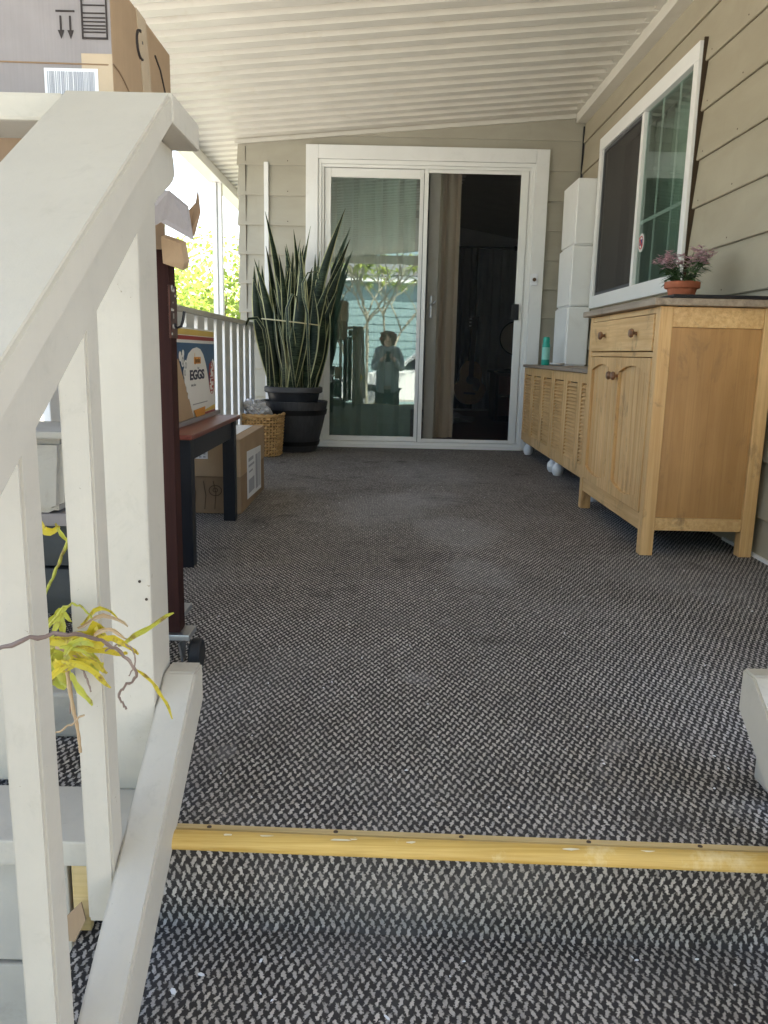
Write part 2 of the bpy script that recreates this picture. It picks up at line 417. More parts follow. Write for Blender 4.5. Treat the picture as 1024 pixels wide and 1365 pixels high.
def tag(o, label=None, cat=None, group=None, kind=None):
    if label: o['label'] = label
    if cat: o['category'] = cat
    if group: o['group'] = group
    if kind: o['kind'] = kind
    return o
def thing(name, label, cat, loc, group=None):
    o = bpy.data.objects.new(name, None); o.empty_display_size = .1; COL.objects.link(o)
    o.location = loc; o['_o'] = tuple(loc); return tag(o, label, cat, group)
def copy_tree(o, parent=None):
    c = o.copy(); COL.objects.link(c)
    if parent: c.parent = parent
    for ch in list(o.children): copy_tree(ch, c)
    return c
def text(name, s, mat, parent, loc, right, upv, size, depth=.0008, sx=1.0, bold=.0):
    """raised lettering as a mesh; right/upv give its plane"""
    cu = bpy.data.curves.new(name, 'FONT'); cu.body = s; cu.size = size; cu.extrude = depth; cu.offset = bold; cu.align_x = 'CENTER'; cu.align_y = 'CENTER'
    tmp = bpy.data.objects.new('tmp', cu); COL.objects.link(tmp)
    dg = bpy.context.evaluated_depsgraph_get(); me = bpy.data.meshes.new_from_object(tmp.evaluated_get(dg)); bpy.data.objects.remove(tmp); bpy.data.curves.remove(cu)
    R = Vector(right).normalized(); U = Vector(upv).normalized(); Nn = R.cross(U)
    off = Vector(parent['_o'])
    for v in me.vertices:
        c = v.co.copy(); v.co = Vector(loc)-off + R*c.x*sx + U*c.y + Nn*c.z
    me.materials.clear(); me.materials.append(mat); me.name = name
    o = bpy.data.objects.new(name, me); COL.objects.link(o); o.parent = parent; o['_o'] = tuple(off); return o

# ================================================================== SETTING
def sheet(name, pts, uvs, faces, mat):
    me = bpy.data.meshes.new(name); me.from_pydata(pts, [], faces); me.update()
    ul = me.uv_layers.new(name='UVMap')
    for p in me.polygons:
        for li in p.loop_indices: ul.data[li].uv = uvs[me.loops[li].vertex_index]
    me.materials.append(mat); o = bpy.data.objects.new(name, me); COL.objects.link(o); return tag(o, kind='structure')
# ground sheet of grey gravel, made pale to bounce more light
MB().add([(-150, -150, -.64), (150, -150, -.64), (150, 150, -.64), (-150, 150, -.64)], [(0, 1, 2, 3)]).build('ground', M['gravel'])['kind'] = 'structure'
MB().add([(-6.0, -9, -.632), (10, -9, -.632), (10, 1.0, -.632), (-6.0, 1.0, -.632)], [(0, 1, 2, 3)]).build('driveway', M['concrete'])['kind'] = 'structure'
MB().add([(-3.2, 1.0, -.631), (-1.0, 1.0, -.631), (-1.0, 14, -.631), (-3.2, 14, -.631)], [(0, 1, 2, 3)]).build('path', M['concrete'])['kind'] = 'structure'
# carpeted deck: floor over the porch, slab body below
sheet('deck_carpet', [(-1.12, 1.02, 0), (1.34, 1.00, 0), (1.34, 5.86, 0), (-1.12, 5.86, 0)],
      [(-1.12, 1.02), (1.34, 1.0), (1.34, 5.86), (-1.12, 5.86)], [(0, 1, 2, 3)], M['carpet'])
MB().box(-1.10, 1.33, 1.06, 5.84, -.60, -.006).build('deck_base', M['cream'])['kind'] = 'structure'
MB().box(-1.6, -1.06, 5.86, 9.0, -.60, -.006).build('deck_walkway', M['cream'])['kind'] = 'structure'
# stair: riser 1, tread 1, riser 2, tread 2 ... carpet wraps down continuously
pts, uvs, faces = [], [], []
prof = [(1.032, -.004), (1.036, -.150), (1.030, -.155), (.765, -.155), (.765, -.309), (.525, -.309), (.525, -.463), (.28, -.463), (.28, -.63)]
d = 0; ds = [0.0]
for a, b in zip(prof, prof[1:]): d -= math.hypot(b[0]-a[0], b[1]-a[1]); ds.append(d)
for (yy, zz), dd in zip(prof, ds):
    for xx in (-.425, .70): pts.append((xx, yy - .033*(xx+.24)*(.5 if dd < -.2 else 1), zz)); uvs.append((xx, 1.03+dd))
for i in range(len(prof)-1): faces.append((2*i, 2*i+2, 2*i+3, 2*i+1))
sheet('stair_carpet', pts, uvs, faces, M['carpet'])
st = MB()
for (y0, z1) in ((.79, -.16), (.55, -.314), (.30, -.468)): st.box(-.42, .695, y0, 1.05, -.63, z1)
st.build('stair_base', M['cream'])['kind'] = 'structure'
# flat board along the deck edge, left of the stair, and the skirting boards below it
edge = MB().box(-1.15, -.336, .985, 1.128, -.028, .010, .003)
tag(edge.build('deck_edge_board', M['rail'], origin=(-.7, 1.05, 0)), 'flat grey-white board along the deck edge under the left railing', 'board')
sk = thing('skirting', 'cream panel skirting below the deck edge left of the stair', 'skirting', (-.8, 1.04, -.62))
MB().box(-1.2, -.455, 1.034, 1.056, -.222, -.030, .003).build('panel', M['cream'], sk)
MB().box(-1.2, -.445, 1.030, 1.056, -.62, -.226, .003).build('panel', M['cream'], sk)
MB().box(-.452, -.438, 1.012, 1.056, -.215, -.030, .002).build('corner_strip', M['rail'], sk)
# loose yellow strip standing in the stair corner and torn card
tag(MB().box(-.434, -.410, 1.015, 1.028, -.154, -.031, .002).build('nosing_strip', M['nosepale'], origin=(-.42, 1.02, -.154)), 'short upright yellow strip in the corner below the left newel post', 'strip')
tag(MB().prism([(-.455, -.150), (-.425, -.153), (-.408, -.118), (-.413, -.09), (-.440, -.118)], .992, .995, 'y').build('card_scrap', M['card'], origin=(-.43, .99, -.15)), 'torn scrap of brown card standing on the stair beside the skirting', 'scrap')

# ---- yellow stair nosing
ns = thing('stair_nosing', 'worn yellow ribbed nosing along the top stair edge with dark screws', 'nosing', (.15, 1.02, 0))
rotN = Matrix.Translation((-.238, 1.035, 0)) @ Matrix.Rotation(-.033, 4, 'Z')
MB().prism([(.008, .0035), (-.008, .0080), (-.0095, .0080), (-.0095, .0036), (.008, .0005)], -.10, 1.02, 'x', M4=rotN).build('flange', M['nosepale'], ns)
pr = [(.008, .0002), (-.0098, .0030), (-.0130, .0028), (-.0150, .0088), (-.0172, .0082), (-.0190, .0087), (-.0215, .0081), (-.0250, .0072), (-.0310, .0035), (-.0350, -.0015), (-.0360, -.006), (-.0345, -.0100), (-.031, -.0115), (-.030, -.011), (-.030, -.004), (.012, -.003)]
nb = MB().prism(pr, -.10, 1.02, 'x', M4=rotN); nb.build('tread_edge', M['yellow'], ns, smooth=True)
for i, xx in enumerate([-.0, .182, .361, .541, .697]):
    MB().lathe([(.0034, 0), (.0034, .0010), (.0018, .0005)], rotN @ Vector((xx, -.0045, .0074)), 12).build('screw', M['screw'], ns)
sc = MB()
for xx, w_, yy in ((.03, .010, -.022), (.085, .014, -.021), (.19, .02, -.024), (.21, .008, -.020), (.51, .018, -.024), (.62, .012, -.021), (.29, .008, -.023)):
    k = 9; o = rotN @ Vector((xx, yy, .0080))
    ring = [(o.x+w_*math.cos(2*PI*i/k)*random.uniform(.5, 1), o.y+.0034*math.sin(2*PI*i/k)*random.uniform(.5, 1), o.z+.0004*(1 if True else 0)) for i in range(k)]
    MB().add(ring, [tuple(range(k))]).build('paint_scuff', M['scuff'], ns)
# ---- crumbs on the carpet
cr = MB()
def crumb(x, y, z, s):
    k = 6; a0 = random.random()*6; q = random.uniform(.25, .7)
    ring = [(x+s*math.cos(a0)*math.cos(2*PI*i/k)-s*q*math.sin(a0)*math.sin(2*PI*i/k), y+s*math.sin(a0)*math.cos(2*PI*i/k)+s*q*math.cos(a0)*math.sin(2*PI*i/k), z+.0015+.001*random.random()) for i in range(k)]
    cr.add(ring+[(x, y, z+.004)], [(i, (i+1) % k, k) for i in range(k)])
for i in range(150): crumb(random.uniform(-.6, 1.2), 1.1+random.random()**1.6*4, .001, random.uniform(.0012, .004))
for i in range(26): crumb(random.uniform(-.38, .55), random.uniform(.80, 1.0), -.154, random.uniform(.0014, .004))
for x, y, s in ((-.232, .935, .006), (-.262, .905, .007), (-.155, .962, .005), (-.36, .99, .006), (-.375, 1.0, .005), (.02, .87, .006)): crumb(x, y, -.154, s)
tag(cr.build('crumbs', M['label']), 'tiny white crumbs and flecks scattered on the carpet', 'crumbs', kind='stuff')

# ================================================================== HOUSE WALLS
GY = 5.85; WX = 1.34
def boards(mb, axis, plane, a0, a1, z0, z1, base, t0=.004, t1=.018, pitch=.1975):
    """lapped boards; axis 'x': wall lies in an XZ plane facing -Y; axis 'y': wall in a YZ plane facing -X"""
    k = math.floor((z0-base)/pitch); zb = base+k*pitch
    while zb < z1:
        lo, hi = max(zb, z0), min(zb+pitch, z1)
        if hi-lo > .004:
            tl = t1+(t0-t1)*(lo-zb)/pitch; th = t1+(t0-t1)*(hi-zb)/pitch
            pl = [(plane, lo+.003), (plane-tl+.003, lo), (plane-tl, lo+.004), (plane-th, hi+.0005), (plane, hi+.0005)]
            if axis == 'x': mb.prism(pl, a0, a1, 'x')
            else: mb.prism(pl, a0, a1, 'y')
        zb += pitch
# gable (door) wall
gw = thing('gable_wall', 'taupe lap-sided end wall around the sliding door', 'wall', (.15, GY, 0))
m = MB(); bz = .944
boards(m, 'x', GY, -1.035, -.565, -.3, 2.5, bz); boards(m, 'x', GY, 1.092, WX-.012, -.3, 2.5, bz); boards(m, 'x', GY, -.565, 1.092, 2.06, 2.5, bz)
m.build('siding', M['gside'], gw)
m = MB(); m.box(-1.035, -.56, GY+.0005, GY+.10, -.3, 2.45); m.box(1.09, WX+.1, GY+.0005, GY+.10, -.3, 2.45); m.box(-.56, 1.09, GY+.0005, GY+.10, 2.0, 2.45)
m.build('wall_core', M['cream'], gw)
MB().box(-.862, -.832, GY-.030, GY-.006, .02, 1.95, .002).build('trim_strip', M['white'], gw)
MB().box(-.992, -.989, GY-.0165, GY-.006, .1, 2.05).build('board_joint', M['darkgap'], gw)
m = MB(); m.prism([(-1.06, 2.062), (1.30, 2.275), (1.30, 2.300), (-1.06, 2.087)], GY-.035, GY-.018, 'y'); m.build('eave_trim', M['pan'], gw)
for i in range(7):
    MB().lathe([(.0035, 0), (.0035, .001)], (-.70, GY-.0165, .944+.1975*(i-1)+.03), 8, Matrix.Rotation(PI/2, 4, 'X')).build('nail', M['soil'], gw)
# side return of the bump-out
gr = thing('return_wall', 'lap-sided side wall running back behind the corner left of the snake plant', 'wall', (-1.045, 7.5, 0))
m = MB(); boards(m, 'y', -1.036, GY, 10.3, -.3, 2.45, bz); m.build('siding', M['gside'], gr)
MB().box(-1.0355, -.95, GY+.101, 10.3, -.3, 2.42).build('wall_core', M['cream'], gr)
# long house wall on the right with the window opening
hw = thing('house_wall', 'warm taupe lap-sided long wall with the window', 'wall', (WX, 3, 0))
m = MB(); wb = .928; WY0, WY1, WZ0, WZ1 = 3.72, 5.20, 1.03, 1.95
boards(m, 'y', WX, 1.3, WY0, -.3, 2.35, wb); boards(m, 'y', WX, WY1, GY-.02, -.3, 2.35, wb)
boards(m, 'y', WX, WY0, WY1, -.3, WZ0, wb); boards(m, 'y', WX, WY0, WY1, WZ1, 2.35, wb)
m.build('siding', M['wside'], hw)
m = MB(); m.box(WX+.0005, WX+.1, 1.3, WY0, -.3, 2.5); m.box(WX+.0005, WX+.1, WY1, GY-.001, -.3, 2.5); m.box(WX+.0005, WX+.1, WY0, WY1, -.3, WZ0); m.box(WX+.0005, WX+.1, WY0, WY1, WZ1, 2.5)
m.build('wall_core', M['cream'], hw)
for zi in range(-2, 6):
    for yi in (1.62, 2.03, 2.44, 2.85, 3.26, 3.60): MB().lathe([(.0030, 0), (.0030, .001)], (WX-.0165, yi, .928+.1975*zi+.026), 8, Matrix.Rotation(-PI/2, 4, 'Y')).build('nail', M['soil'], hw)
MB().tube([(1.322, GY-.028, 2.22), (1.322, GY-.028, 1.78)], .006).build('cable', M['black'], hw)
MB().box(1.316, 1.326, 2.5, 3.0, -.02, .012).build('base_strip', M['white'], hw)
# unseen house roof, added to block the sun over rooms and porch
rf = MB().prism([(1.30, 2.52), (8.5, 3.9), (8.5, 4.0), (1.30, 2.62)], 1.2, 11.5, 'y'); ro = rf.build('sun_block_roof', M['nroof'], origin=(5, 4, 2.5))
tag(ro, 'unseen dark roof over the house, added to block the sun', 'roof')

# ---- aluminium pan awning
aw = thing('porch_awning', 'cream corrugated aluminium awning over the porch', 'awning', (0, 3.5, 2.2))
def cz(x): return 2.300-.0905*(WX-x)
m = MB(); yy = -1.05; prof = []
while yy < 9.2:
    prof += [(yy, 0), (yy+.070, 0), (yy+.082, .026), (yy+.092, .032), (yy+.118, .032), (yy+.134, .010)]; yy += .1405
xs = [-1.40, -.6, .4, 1.335]
for i, x in enumerate(xs):
    for (y, dz) in prof: m.v.append((x, y, cz(x)+dz))
n = len(prof)
for i in range(len(xs)-1):
    for j in range(n-1): m.f.append((i*n+j, (i+1)*n+j, (i+1)*n+j+1, i*n+j+1))
m.build('roof_pan', M['pan'], aw)
MB().prism([(-1.442, cz(-1.442)+.045), (1.40, cz(1.40)+.045), (1.40, cz(1.40)+.065), (-1.442, cz(-1.442)+.065)], -1.1, 9.25, 'y').build('roof_top', M['pan'], aw)
m = MB(); m.box(1.262, WX-.006, -1.08, GY-.036, 2.238, 2.305, .004); m.build('wall_beam', M['pan'], aw)
MB().box(1.23, 1.262, -1.08, GY-.04, 2.296, 2.312, .002).build('hanger_rail', M['pan'], aw)
m = MB(); m.box(-1.44, -1.33, -1.08, 9.2, 1.985, 2.055, .004); m.box(-1.452, -1.4405, -1.08, 9.2, 2.0, 2.09, .003); m.build('eave_beam', M['alum'], aw)
m = MB(); m.box(-1.45, 1.335, -1.10, -1.052, 2.02, 2.16, .004); m.build('front_fascia', M['pan'], aw)
po = thing('awning_post', 'slim white twin-channel awning post beyond the porch railing', 'post', (-1.37, 6.75, -.6))
MB().box(-1.41, -1.372, 6.70, 6.78, -.62, 1.984, .003).build('channel', M['alum'], po)
MB().box(-1.366, -1.335, 6.71, 6.77, -.62, 1.984, .003).build('channel', M['alum'], po)

# ---- window on the long wall
wi = thing('sliding_window', 'white framed sliding window with a dark insect screen half and gridded glass half', 'window', (WX, 4.45, 1.0))
m = MB(); X0, X1 = 1.296, 1.336
oy0, oy1, oz0, oz1 = 3.67, 5.26, .985, 2.0
m.box(X0, X1, oy0, oy1, oz1-.075, oz1, .004); m.box(X0, X1, oy0, oy1, oz0, oz0+.075, .004)
m.box(X0+.001, X1, oy0, oy0+.055, oz0+.075, oz1-.075, .003); m.box(X0+.001, X1, oy1-.065, oy1, oz0+.075, oz1-.075, .003)
m.build('window_frame', M['alum'], wi)
MB().box(1.312, 1.336, oy0-.009, oy0-.001, oz0, oz1+.01).build('outer_flange', M['darkgap'], wi)
m = MB(); m.box(1.305, 1.330, 4.405, 4.445, 1.062, 1.924, .003); m.build('meeting_rail', M['alum'], wi)
m = MB(); m.box(1.316, 1.321, 4.446, 5.194, 1.062, 1.924); m.build('insect_screen', M['wscreen'], wi)
m = MB()
for a, b, c, d_ in ((4.446, 5.194, 1.062, 1.080), (4.446, 5.194, 1.906, 1.924), (4.446, 4.462, 1.08, 1.906), (5.178, 5.194, 1.08, 1.906)): m.box(1.311, 1.324, a, b, c, d_)
m.build('screen_frame', M['potrim'], wi)
MB().add([(1.324, 3.726, 1.062), (1.324, 4.404, 1.062), (1.324, 4.404, 1.924), (1.324, 3.726, 1.924)], [(0, 1, 2, 3)]).build('glass_pane', M['wglass'], wi)
m = MB()
for y in (3.95, 4.18): m.box(1.3255, 1.331, y-.006, y+.006, 1.062, 1.924)
m.box(1.3257, 1.3308, 3.726, 4.404, 1.37, 1.386); m.build('grille', M['alum'], wi)
stk = MB().lathe([(.046, 0), (.046, .0012)], (1.3205, 4.338, 1.272), 24, Matrix.Diagonal((1, 1.0, 1, 1)) @ Matrix.Rotation(-PI/2, 4, 'Y')).build('sticker', M['ewhite'], wi)
MB().lathe([(.034, 0), (.034, .001), (.028, .001), (.028, 0)], (1.3190, 4.338, 1.272), 24, Matrix.Rotation(-PI/2, 4, 'Y'), cap=False).build('ring', M['sred'], stk)
MB().box(1.3180, 1.3190, 4.318, 4.358, 1.258, 1.288, 0).build('emblem', M['sblue'], stk)
MB().box(1.3168, 1.3178, -.038, .038, -.005, .005, 0, Matrix.Translation((0, 4.338, 1.272)) @ Matrix.Rotation(.8, 4, 'X')).build('slash', M['sred'], stk)
# room behind the window
def wavy(mb, axis, plane, a0, a1, z0, z1, amp, per, n=None, dz=.0, seed=1, flare=0):
    rnd = random.Random(seed); n = n or int((a1-a0)/per*10); ph = [rnd.random()*6 for _ in range(3)]
    o = len(mb.v); rows = 6
    for r in range(rows):
        z = z0+(z1-z0)*r/(rows-1); fl = 1+flare*(1-r/(rows-1))
        for i in range(n+1):
            a = a0+(a1-a0)*i/n; t = (a-a0)/per*2*PI
            off = amp*(math.sin(t+.3*math.sin(r))+.4*math.sin(t*1.7+ph[0]))*fl
            aa = a0+(a-a0)*fl if flare else a
            mb.v.append((aa, plane+off, z) if axis == 'x' else (plane+off, aa, z))
    for r in range(rows-1):
        for i in range(n): k = o+r*(n+1)+i; mb.f.append((k, k+1, k+n+2, k+n+1))
    return mb
rm = thing('front_room', 'dim room behind the side window', 'room', (3, 4, 0))
m = MB(); m.add([(1.441, 1.3, -.1), (4.5, 1.3, -.1), (4.5, 5.94, -.1), (1.441, 5.94, -.1), (1.441, 1.3, 2.4), (4.5, 1.3, 2.4), (4.5, 5.94, 2.4), (1.441, 5.94, 2.4)],
    [(0, 1, 2, 3), (4, 7, 6, 5), (0, 4, 5, 1), (1, 5, 6, 2), (2, 6, 7, 3)]).build('room_shell', M['iwall'], rm)
cu = wavy(MB(), 'y', 1.50, 3.6, 5.04, .9, 2.3, .022, .10, seed=3).build('sheer_curtain', M['sheer'], origin=(1.50, 4.3, .9), smooth=True)
tag(cu, 'pale greenish sheer curtain hanging behind the gridded glass half of the window', 'curtain')
cu = wavy(MB(), 'y', 1.50, 5.06, 5.92, .9, 2.3, .018, .12, seed=4).build('window_drape', M['iceil'], origin=(1.50, 5.5, .9), smooth=True)
tag(cu, 'brownish drape hanging behind the insect screen half of the window', 'curtain')

# ---- sliding door
dr = thing('sliding_door', 'white framed sliding glass patio door with its screen half on the right', 'door', (.26, GY, 0))
m = MB()
fx0, fx1, cx0, cx1 = -.487, 1.008, -.572, 1.098
m.box(cx0, fx0-.001, GY-.040, GY-.004, 0.0, 2.068, .003); m.box(fx1+.001, cx1, GY-.040, GY-.004, 0.0, 2.068, .003); m.box(fx0, fx1, GY-.041, GY-.004, 1.978, 2.068, .003)
m.build('casing', M['white'], dr)
m = MB()
m.box(fx0, fx0+.022, GY-.030, GY+.06, .02, 1.976, .002); m.box(fx1-.022, fx1, GY-.030, GY+.06, .02, 1.976, .002); m.box(fx0, fx1, GY-.029, GY+.06, 1.950, 1.9765, .002)
m.box(fx0+.022, fx0+.040, GY-.018, GY+.06, .03, 1.95, .002); m.box(fx1-.040, fx1-.022, GY-.018, GY+.06, .03, 1.95, .002); m.box(fx0+.04, fx1-.04, GY-.0175, GY+.06, 1.93, 1.949, .002)
m.box(fx0, fx1, GY-.050, GY+.06, .0, .020, .002); m.box(fx0+.002, fx1-.002, GY-.034, GY+.06, .0205, .044, .002)
m.build('door_frame', M['alum'], dr)
fp = MB(); py = GY+.010
fp.box(-.446, -.401, py-.012, py+.02, .045, 1.928, .003); fp.box(.218, .244, py-.012, py+.02, .045, 1.928, .003)
fp.box(-.4, .2175, py-.011, py+.02, 1.868, 1.927, .003); fp.box(-.4, .2175, py-.011, py+.02, .046, .079, .003)
fpo = fp.build('fixed_panel', M['alum'], dr)
MB().add([(-.3995, py+.002, .08), (.2175, py+.002, .08), (.2175, py+.002, 1.867), (-.3995, py+.002, 1.867)], [(0, 1, 2, 3)]).build('glass_pane', M['glass'], fpo)
sp = MB(); sy = GY-.016
sp.box(.246, .275, sy-.010, sy+.006, .046, 1.928, .003); sp.box(.912, .965, sy-.010, sy+.006, .046, 1.928, .003)
sp.box(.276, .911, sy-.009, sy+.006, 1.903, 1.927, .003); sp.box(.276, .911, sy-.009, sy+.006, .047, .070, .003)
spo = sp.build('screen_panel', M['alum'], dr)
MB().box(.274, .913, sy-.001, sy+.001, .068, 1.905).build('screen_mesh', M['screen'], spo)
m = MB().box(.243, .2455, GY-.024, GY-.004, .02, 1.9, 0); m.build('weather_strip', M['black'], dr)
m = MB().box(.884, .940, sy-.030, sy-.011, .93, 1.04, .006); m.build('handle', M['black'], spo)
# the sliding glass leaf slid open behind the fixed pane: its edge stile and latch
ip = MB().box(.288, .362, GY+.035, GY+.058, .05, 1.93, .003).build('inner_stile', M['trim'], dr)
hm = MB(); hm.box(.312, .330, GY+.020, GY+.034, .93, 1.09, .004); hm.tube([(.321, GY+.022, 1.03), (.335, GY+.0, 1.035), (.352, GY-.004, 1.05)], .006); hm.build('latch', M['steel'], ip)
db = thing('doorbell', 'small white doorbell with dark button on the right door casing', 'doorbell', (1.035, GY-.04, 1.17))
MB().box(1.010, 1.060, GY-.052, GY-.041, 1.168, 1.248, .005).build('plate', M['label'], db)
MB().lathe([(.013, 0), (.013, .006), (.004, .007)], (1.035, GY-.052, 1.208), 16, Matrix.Rotation(PI/2, 4, 'X')).build('button', M['inkbrown'], db)

# ---- room behind the door
rd = thing('living_room', 'dim room seen through the screen door', 'room', (.6, 8, 0))
x0, x1, y0, y1 = -1.03, 1.75, 5.951, 10.2
m = MB(); m.add([(x0, y0, 0), (x1, y0, 0), (x1, y1, 0), (x0, y1, 0)], [(0, 1, 2, 3)]); m.build('floor', M['ifloor'], rd)
m = MB(); m.add([(x0, y0, 0), (x1, y0, 0), (x1, y1, 0), (x0, y1, 0), (x0, y0, 2.55), (x1, y0, 2.05), (x1, y1, 2.05), (x0, y1, 2.55)], [(0, 4, 7, 3), (1, 2, 6, 5), (3, 7, 6, 2)]); m.build('wall', M['iwall'], rd)
m = MB(); m.add([(x0, y0, 2.55), (x1, y0, 2.05), (x1, y1, 2.05), (x0, y1, 2.55)], [(0, 1, 2, 3)]); m.build('ceiling', M['iceil'], rd)
m = MB(); m.box(1.70, 1.749, 7.0, 7.1, 0, 1.98, .004); m.box(1.70, 1.749, 8.6, 8.7, 0, 1.98, .004); m.box(1.70, 1.749, 7.0, 8.7, 1.981, 2.05, .004); m.build('door_casing', M['white'], rd)
for k in range(1): MB().box(-1.0, 1.70, 9.96, 10.0, 0.0, .08, .003).build('baseboard', M['white'], rd)
cur = wavy(MB(), 'x', 6.05, .325, .52, .06, 1.98, .018, .075, n=24, seed=8).build('door_curtain', M['curtain'], smooth=True, origin=(.42, 6.05, .06))
tag(cur, 'beige linen curtain bunched just inside the screen door', 'curtain')
cur = wavy(MB(), 'x', 6.08, -.46, .20, .06, 2.02, .022, .11, seed=11).build('glass_curtain', M['sheer'], smooth=True, origin=(-.1, 6.08, .06))
tag(cur, 'pale pleated curtain behind the fixed glass half of the patio door', 'curtain')
rod = thing('curtain_rod', 'dark curtain rod on the far wall inside the room', 'curtain rod', (1.1, 9.9, 1.9))
MB().tube([(.55, 9.88, 1.93), (1.5, 9.88, 1.93)], .013).build('rod', M['black'], rod)
MB().ball((1.52, 9.88, 1.93), .03).build('finial', M['black'], rod)
tag(wavy(MB(), 'x', 9.86, .72, 1.08, .03, 1.92, .025, .09, seed=5).build('dark_curtain', M['drape'], smooth=True, origin=(.9, 9.86, .03)), 'dark curtain on the far wall behind the guitar', 'curtain')
tag(wavy(MB(), 'x', 9.90, 1.09, 1.46, .03, 1.92, .02, .09, seed=6).build('grey_curtain', M['iwall'], smooth=True, origin=(1.3, 9.9, .03)), 'lighter grey curtain on the far wall right of the dark one', 'curtain')
# guitar
gu = thing('guitar', 'acoustic guitar with dark pickguard leaning upright in the room', 'guitar', (1.0, 9.45, 0))
def gout(k=40):
    o = []
    for i in range(k):
        t = 2*PI*i/k; z = -math.cos(t)*.25; s = math.sin(t)
        wd = .195 if z < -.03 else .150
        f = abs(s)**.75*(1 if s >= 0 else -1)
        wst = .125+.0*z
        q = math.exp(-((z-.045)/.06)**2)
        o.append((f*(wd*(1-q)+wst*q*1.02), z))
    return o
tilt = Matrix.Translation((1.0, 9.45, .36)) @ Matrix.Rotation(-.12, 4, 'X') @ Matrix.Rotation(.05, 4, 'Y')
MB().prism(gout(), -.045, .045, 'y', M4=tilt).build('body', M['guitar'], gu)
MB().lathe([(.052, 0), (.052, .002)], (0, 0, 0), 24, tilt @ Matrix.Translation((0, -.046, .03)) @ Matrix.Rotation(PI/2, 4, 'X')).build('sound_hole', M['band'], gu)
MB().prism([(.02, .06), (.09, .05), (.12, -.02), (.09, -.10), (.04, -.08), (.03, -.02)], -.049, -.046, 'y', M4=tilt).build('pickguard', M['gdark'], gu)
MB().box(-.028, .028, -.060, -.035, .05, .60, .004, tilt).build('neck', M['gdark'], gu)
hd = MB().prism([(-.032, .60), (.032, .60), (.042, .76), (-.042, .76)], -.055, -.035, 'y', M4=tilt).build('headstock', M['gdark'], gu)
m = MB()
for s in (-1, 1):
    for z in (.64, .68, .72): MB().box(min(s*.04, s*.066), max(s*.04, s*.066), -.05, -.04, z, z+.018, .003, tilt).build('tuning_peg', M['steel'], hd)
MB().box(-.07, .07, -.056, -.046, -.14, -.115, .002, tilt).build('bridge', M['gdark'], gu)
# cabinet + fan
cb = thing('side_cabinet', 'dark brown cabinet at the right of the room beyond the screen door', 'cabinet', (1.45, 8.6, 0))
MB().box(1.16, 1.68, 8.4, 8.9, .0, .50, .006).build('body', M['gdark'], cb)
MB().box(1.13, 1.69, 8.37, 8.92, .501, .525, .004).build('top', M['band'], cb)
m = MB()
for z in (.06, .28): m.box(1.19, 1.65, 8.388, 8.398, z, z+.19, .003)
m.build('drawer_front', M['redwood'], cb)
fn = thing('desk_fan', 'round cream fan on the dark cabinet inside the room', 'fan', (1.36, 8.55, .525))
RY = Matrix.Translation((1.36, 8.5, .86)) @ Matrix.Rotation(PI/2, 4, 'X')
MB().lathe([(.0, -.03), (.12, -.03), (.165, .0), (.165, .02), (.12, .05), (.0, .06)], (0, 0, 0), 32, RY, cap=False).build('head', M['curtain'], fn, smooth=True)
m = MB(); m.tube([(1.36+.17*math.cos(2*PI*i/32), 8.47, .86+.17*math.sin(2*PI*i/32)) for i in range(33)], .007); m.build('rim', M['band'], fn)
MB().lathe([(.04, 0), (.04, .02), (.02, .03)], (0, 0, 0), 20, RY @ Matrix.Translation((0, 0, .06))).build('hub', M['band'], fn)
m = MB(); m.tube([(1.36, 8.56, .54), (1.36, 8.56, .80)], .014); m.lathe([(.10, .526), (.10, .54), (.03, .55)], (1.36, 8.56, 0), 24); m.build('stand', M['band'], fn)
bl = MB(); bb = bmesh.new(); bmesh.ops.create_icosphere(bb, subdivisions=3, radius=1)
for v in bb.verts:
    c = v.co; k = 1+.18*math.sin(c.x*7)+.15*math.sin(c.y*9+c.z*5); v.co = Vector((.62+.30*c.x*k, 8.3+.28*c.y*k, max(0.002, .02+.07*c.z*k)))
bl.bm(bb); tag(bl.build('folded_blanket', M['iwall'], smooth=True, origin=(.62, 8.3, 0)), 'crumpled grey blanket on the dark floor inside the room', 'blanket')

# ================================================================== CABINETS
ct = thing('pine_cabinet', 'worn pine kitchen cabinet with drawer, two arched doors and dark top', 'cabinet', (1.11, 3.18, 0))
X0, X1, Y0, Y1 = .911, 1.305, 2.722, 3.635
for (xa, xb, ya, yb) in ((X0, X0+.045, Y0, Y0+.045), (X0, X0+.045, Y1-.045, Y1), (X1-.045, X1, Y0, Y0+.045), (X1-.045, X1, Y1-.045, Y1)):
    MB().box(xa, xb, ya, yb, 0, .853, .003).build('leg', M['pine'], ct)
m = MB(); m.box(X0+.046, X1-.046, Y0+.012, Y0+.022, .135, .785, 0); m.build('side_panel', M['ply'], ct)
MB().box(X0+.046, X1-.046, Y1-.022, Y1-.012, .135, .785, 0).build('side_panel', M['ply'], ct)
for (ya, yb) in ((Y0+.004, Y0+.030), (Y1-.030, Y1-.004)):
    MB().box(X0+.0455, X1-.0455, ya, yb, .090, .1345, .002).build('side_rail', M['pine_y'], ct)
    MB().box(X0+.0455, X1-.0455, ya, yb, .7855, .852, .002).build('side_rail', M['pine_y'], ct)
MB().box(X0+.003, X0+.030, Y0+.0455, Y1-.0455, .083, .142, .002).build('front_rail', M['pine_y'], ct)
MB().box(X0+.003, X0+.028, Y0+.0455, Y1-.0455, .686, .703, .001).build('front_rail', M['pine_y'], ct)
MB().box(X0+.003, X0+.028, Y0+.0455, Y1-.0455, .832, .852, .001).build('front_rail', M['pine_y'], ct)
MB().box(X1-.02, X1-.004, Y0+.046, Y1-.046, .09, .852).build('back_panel', M['ply'], ct)
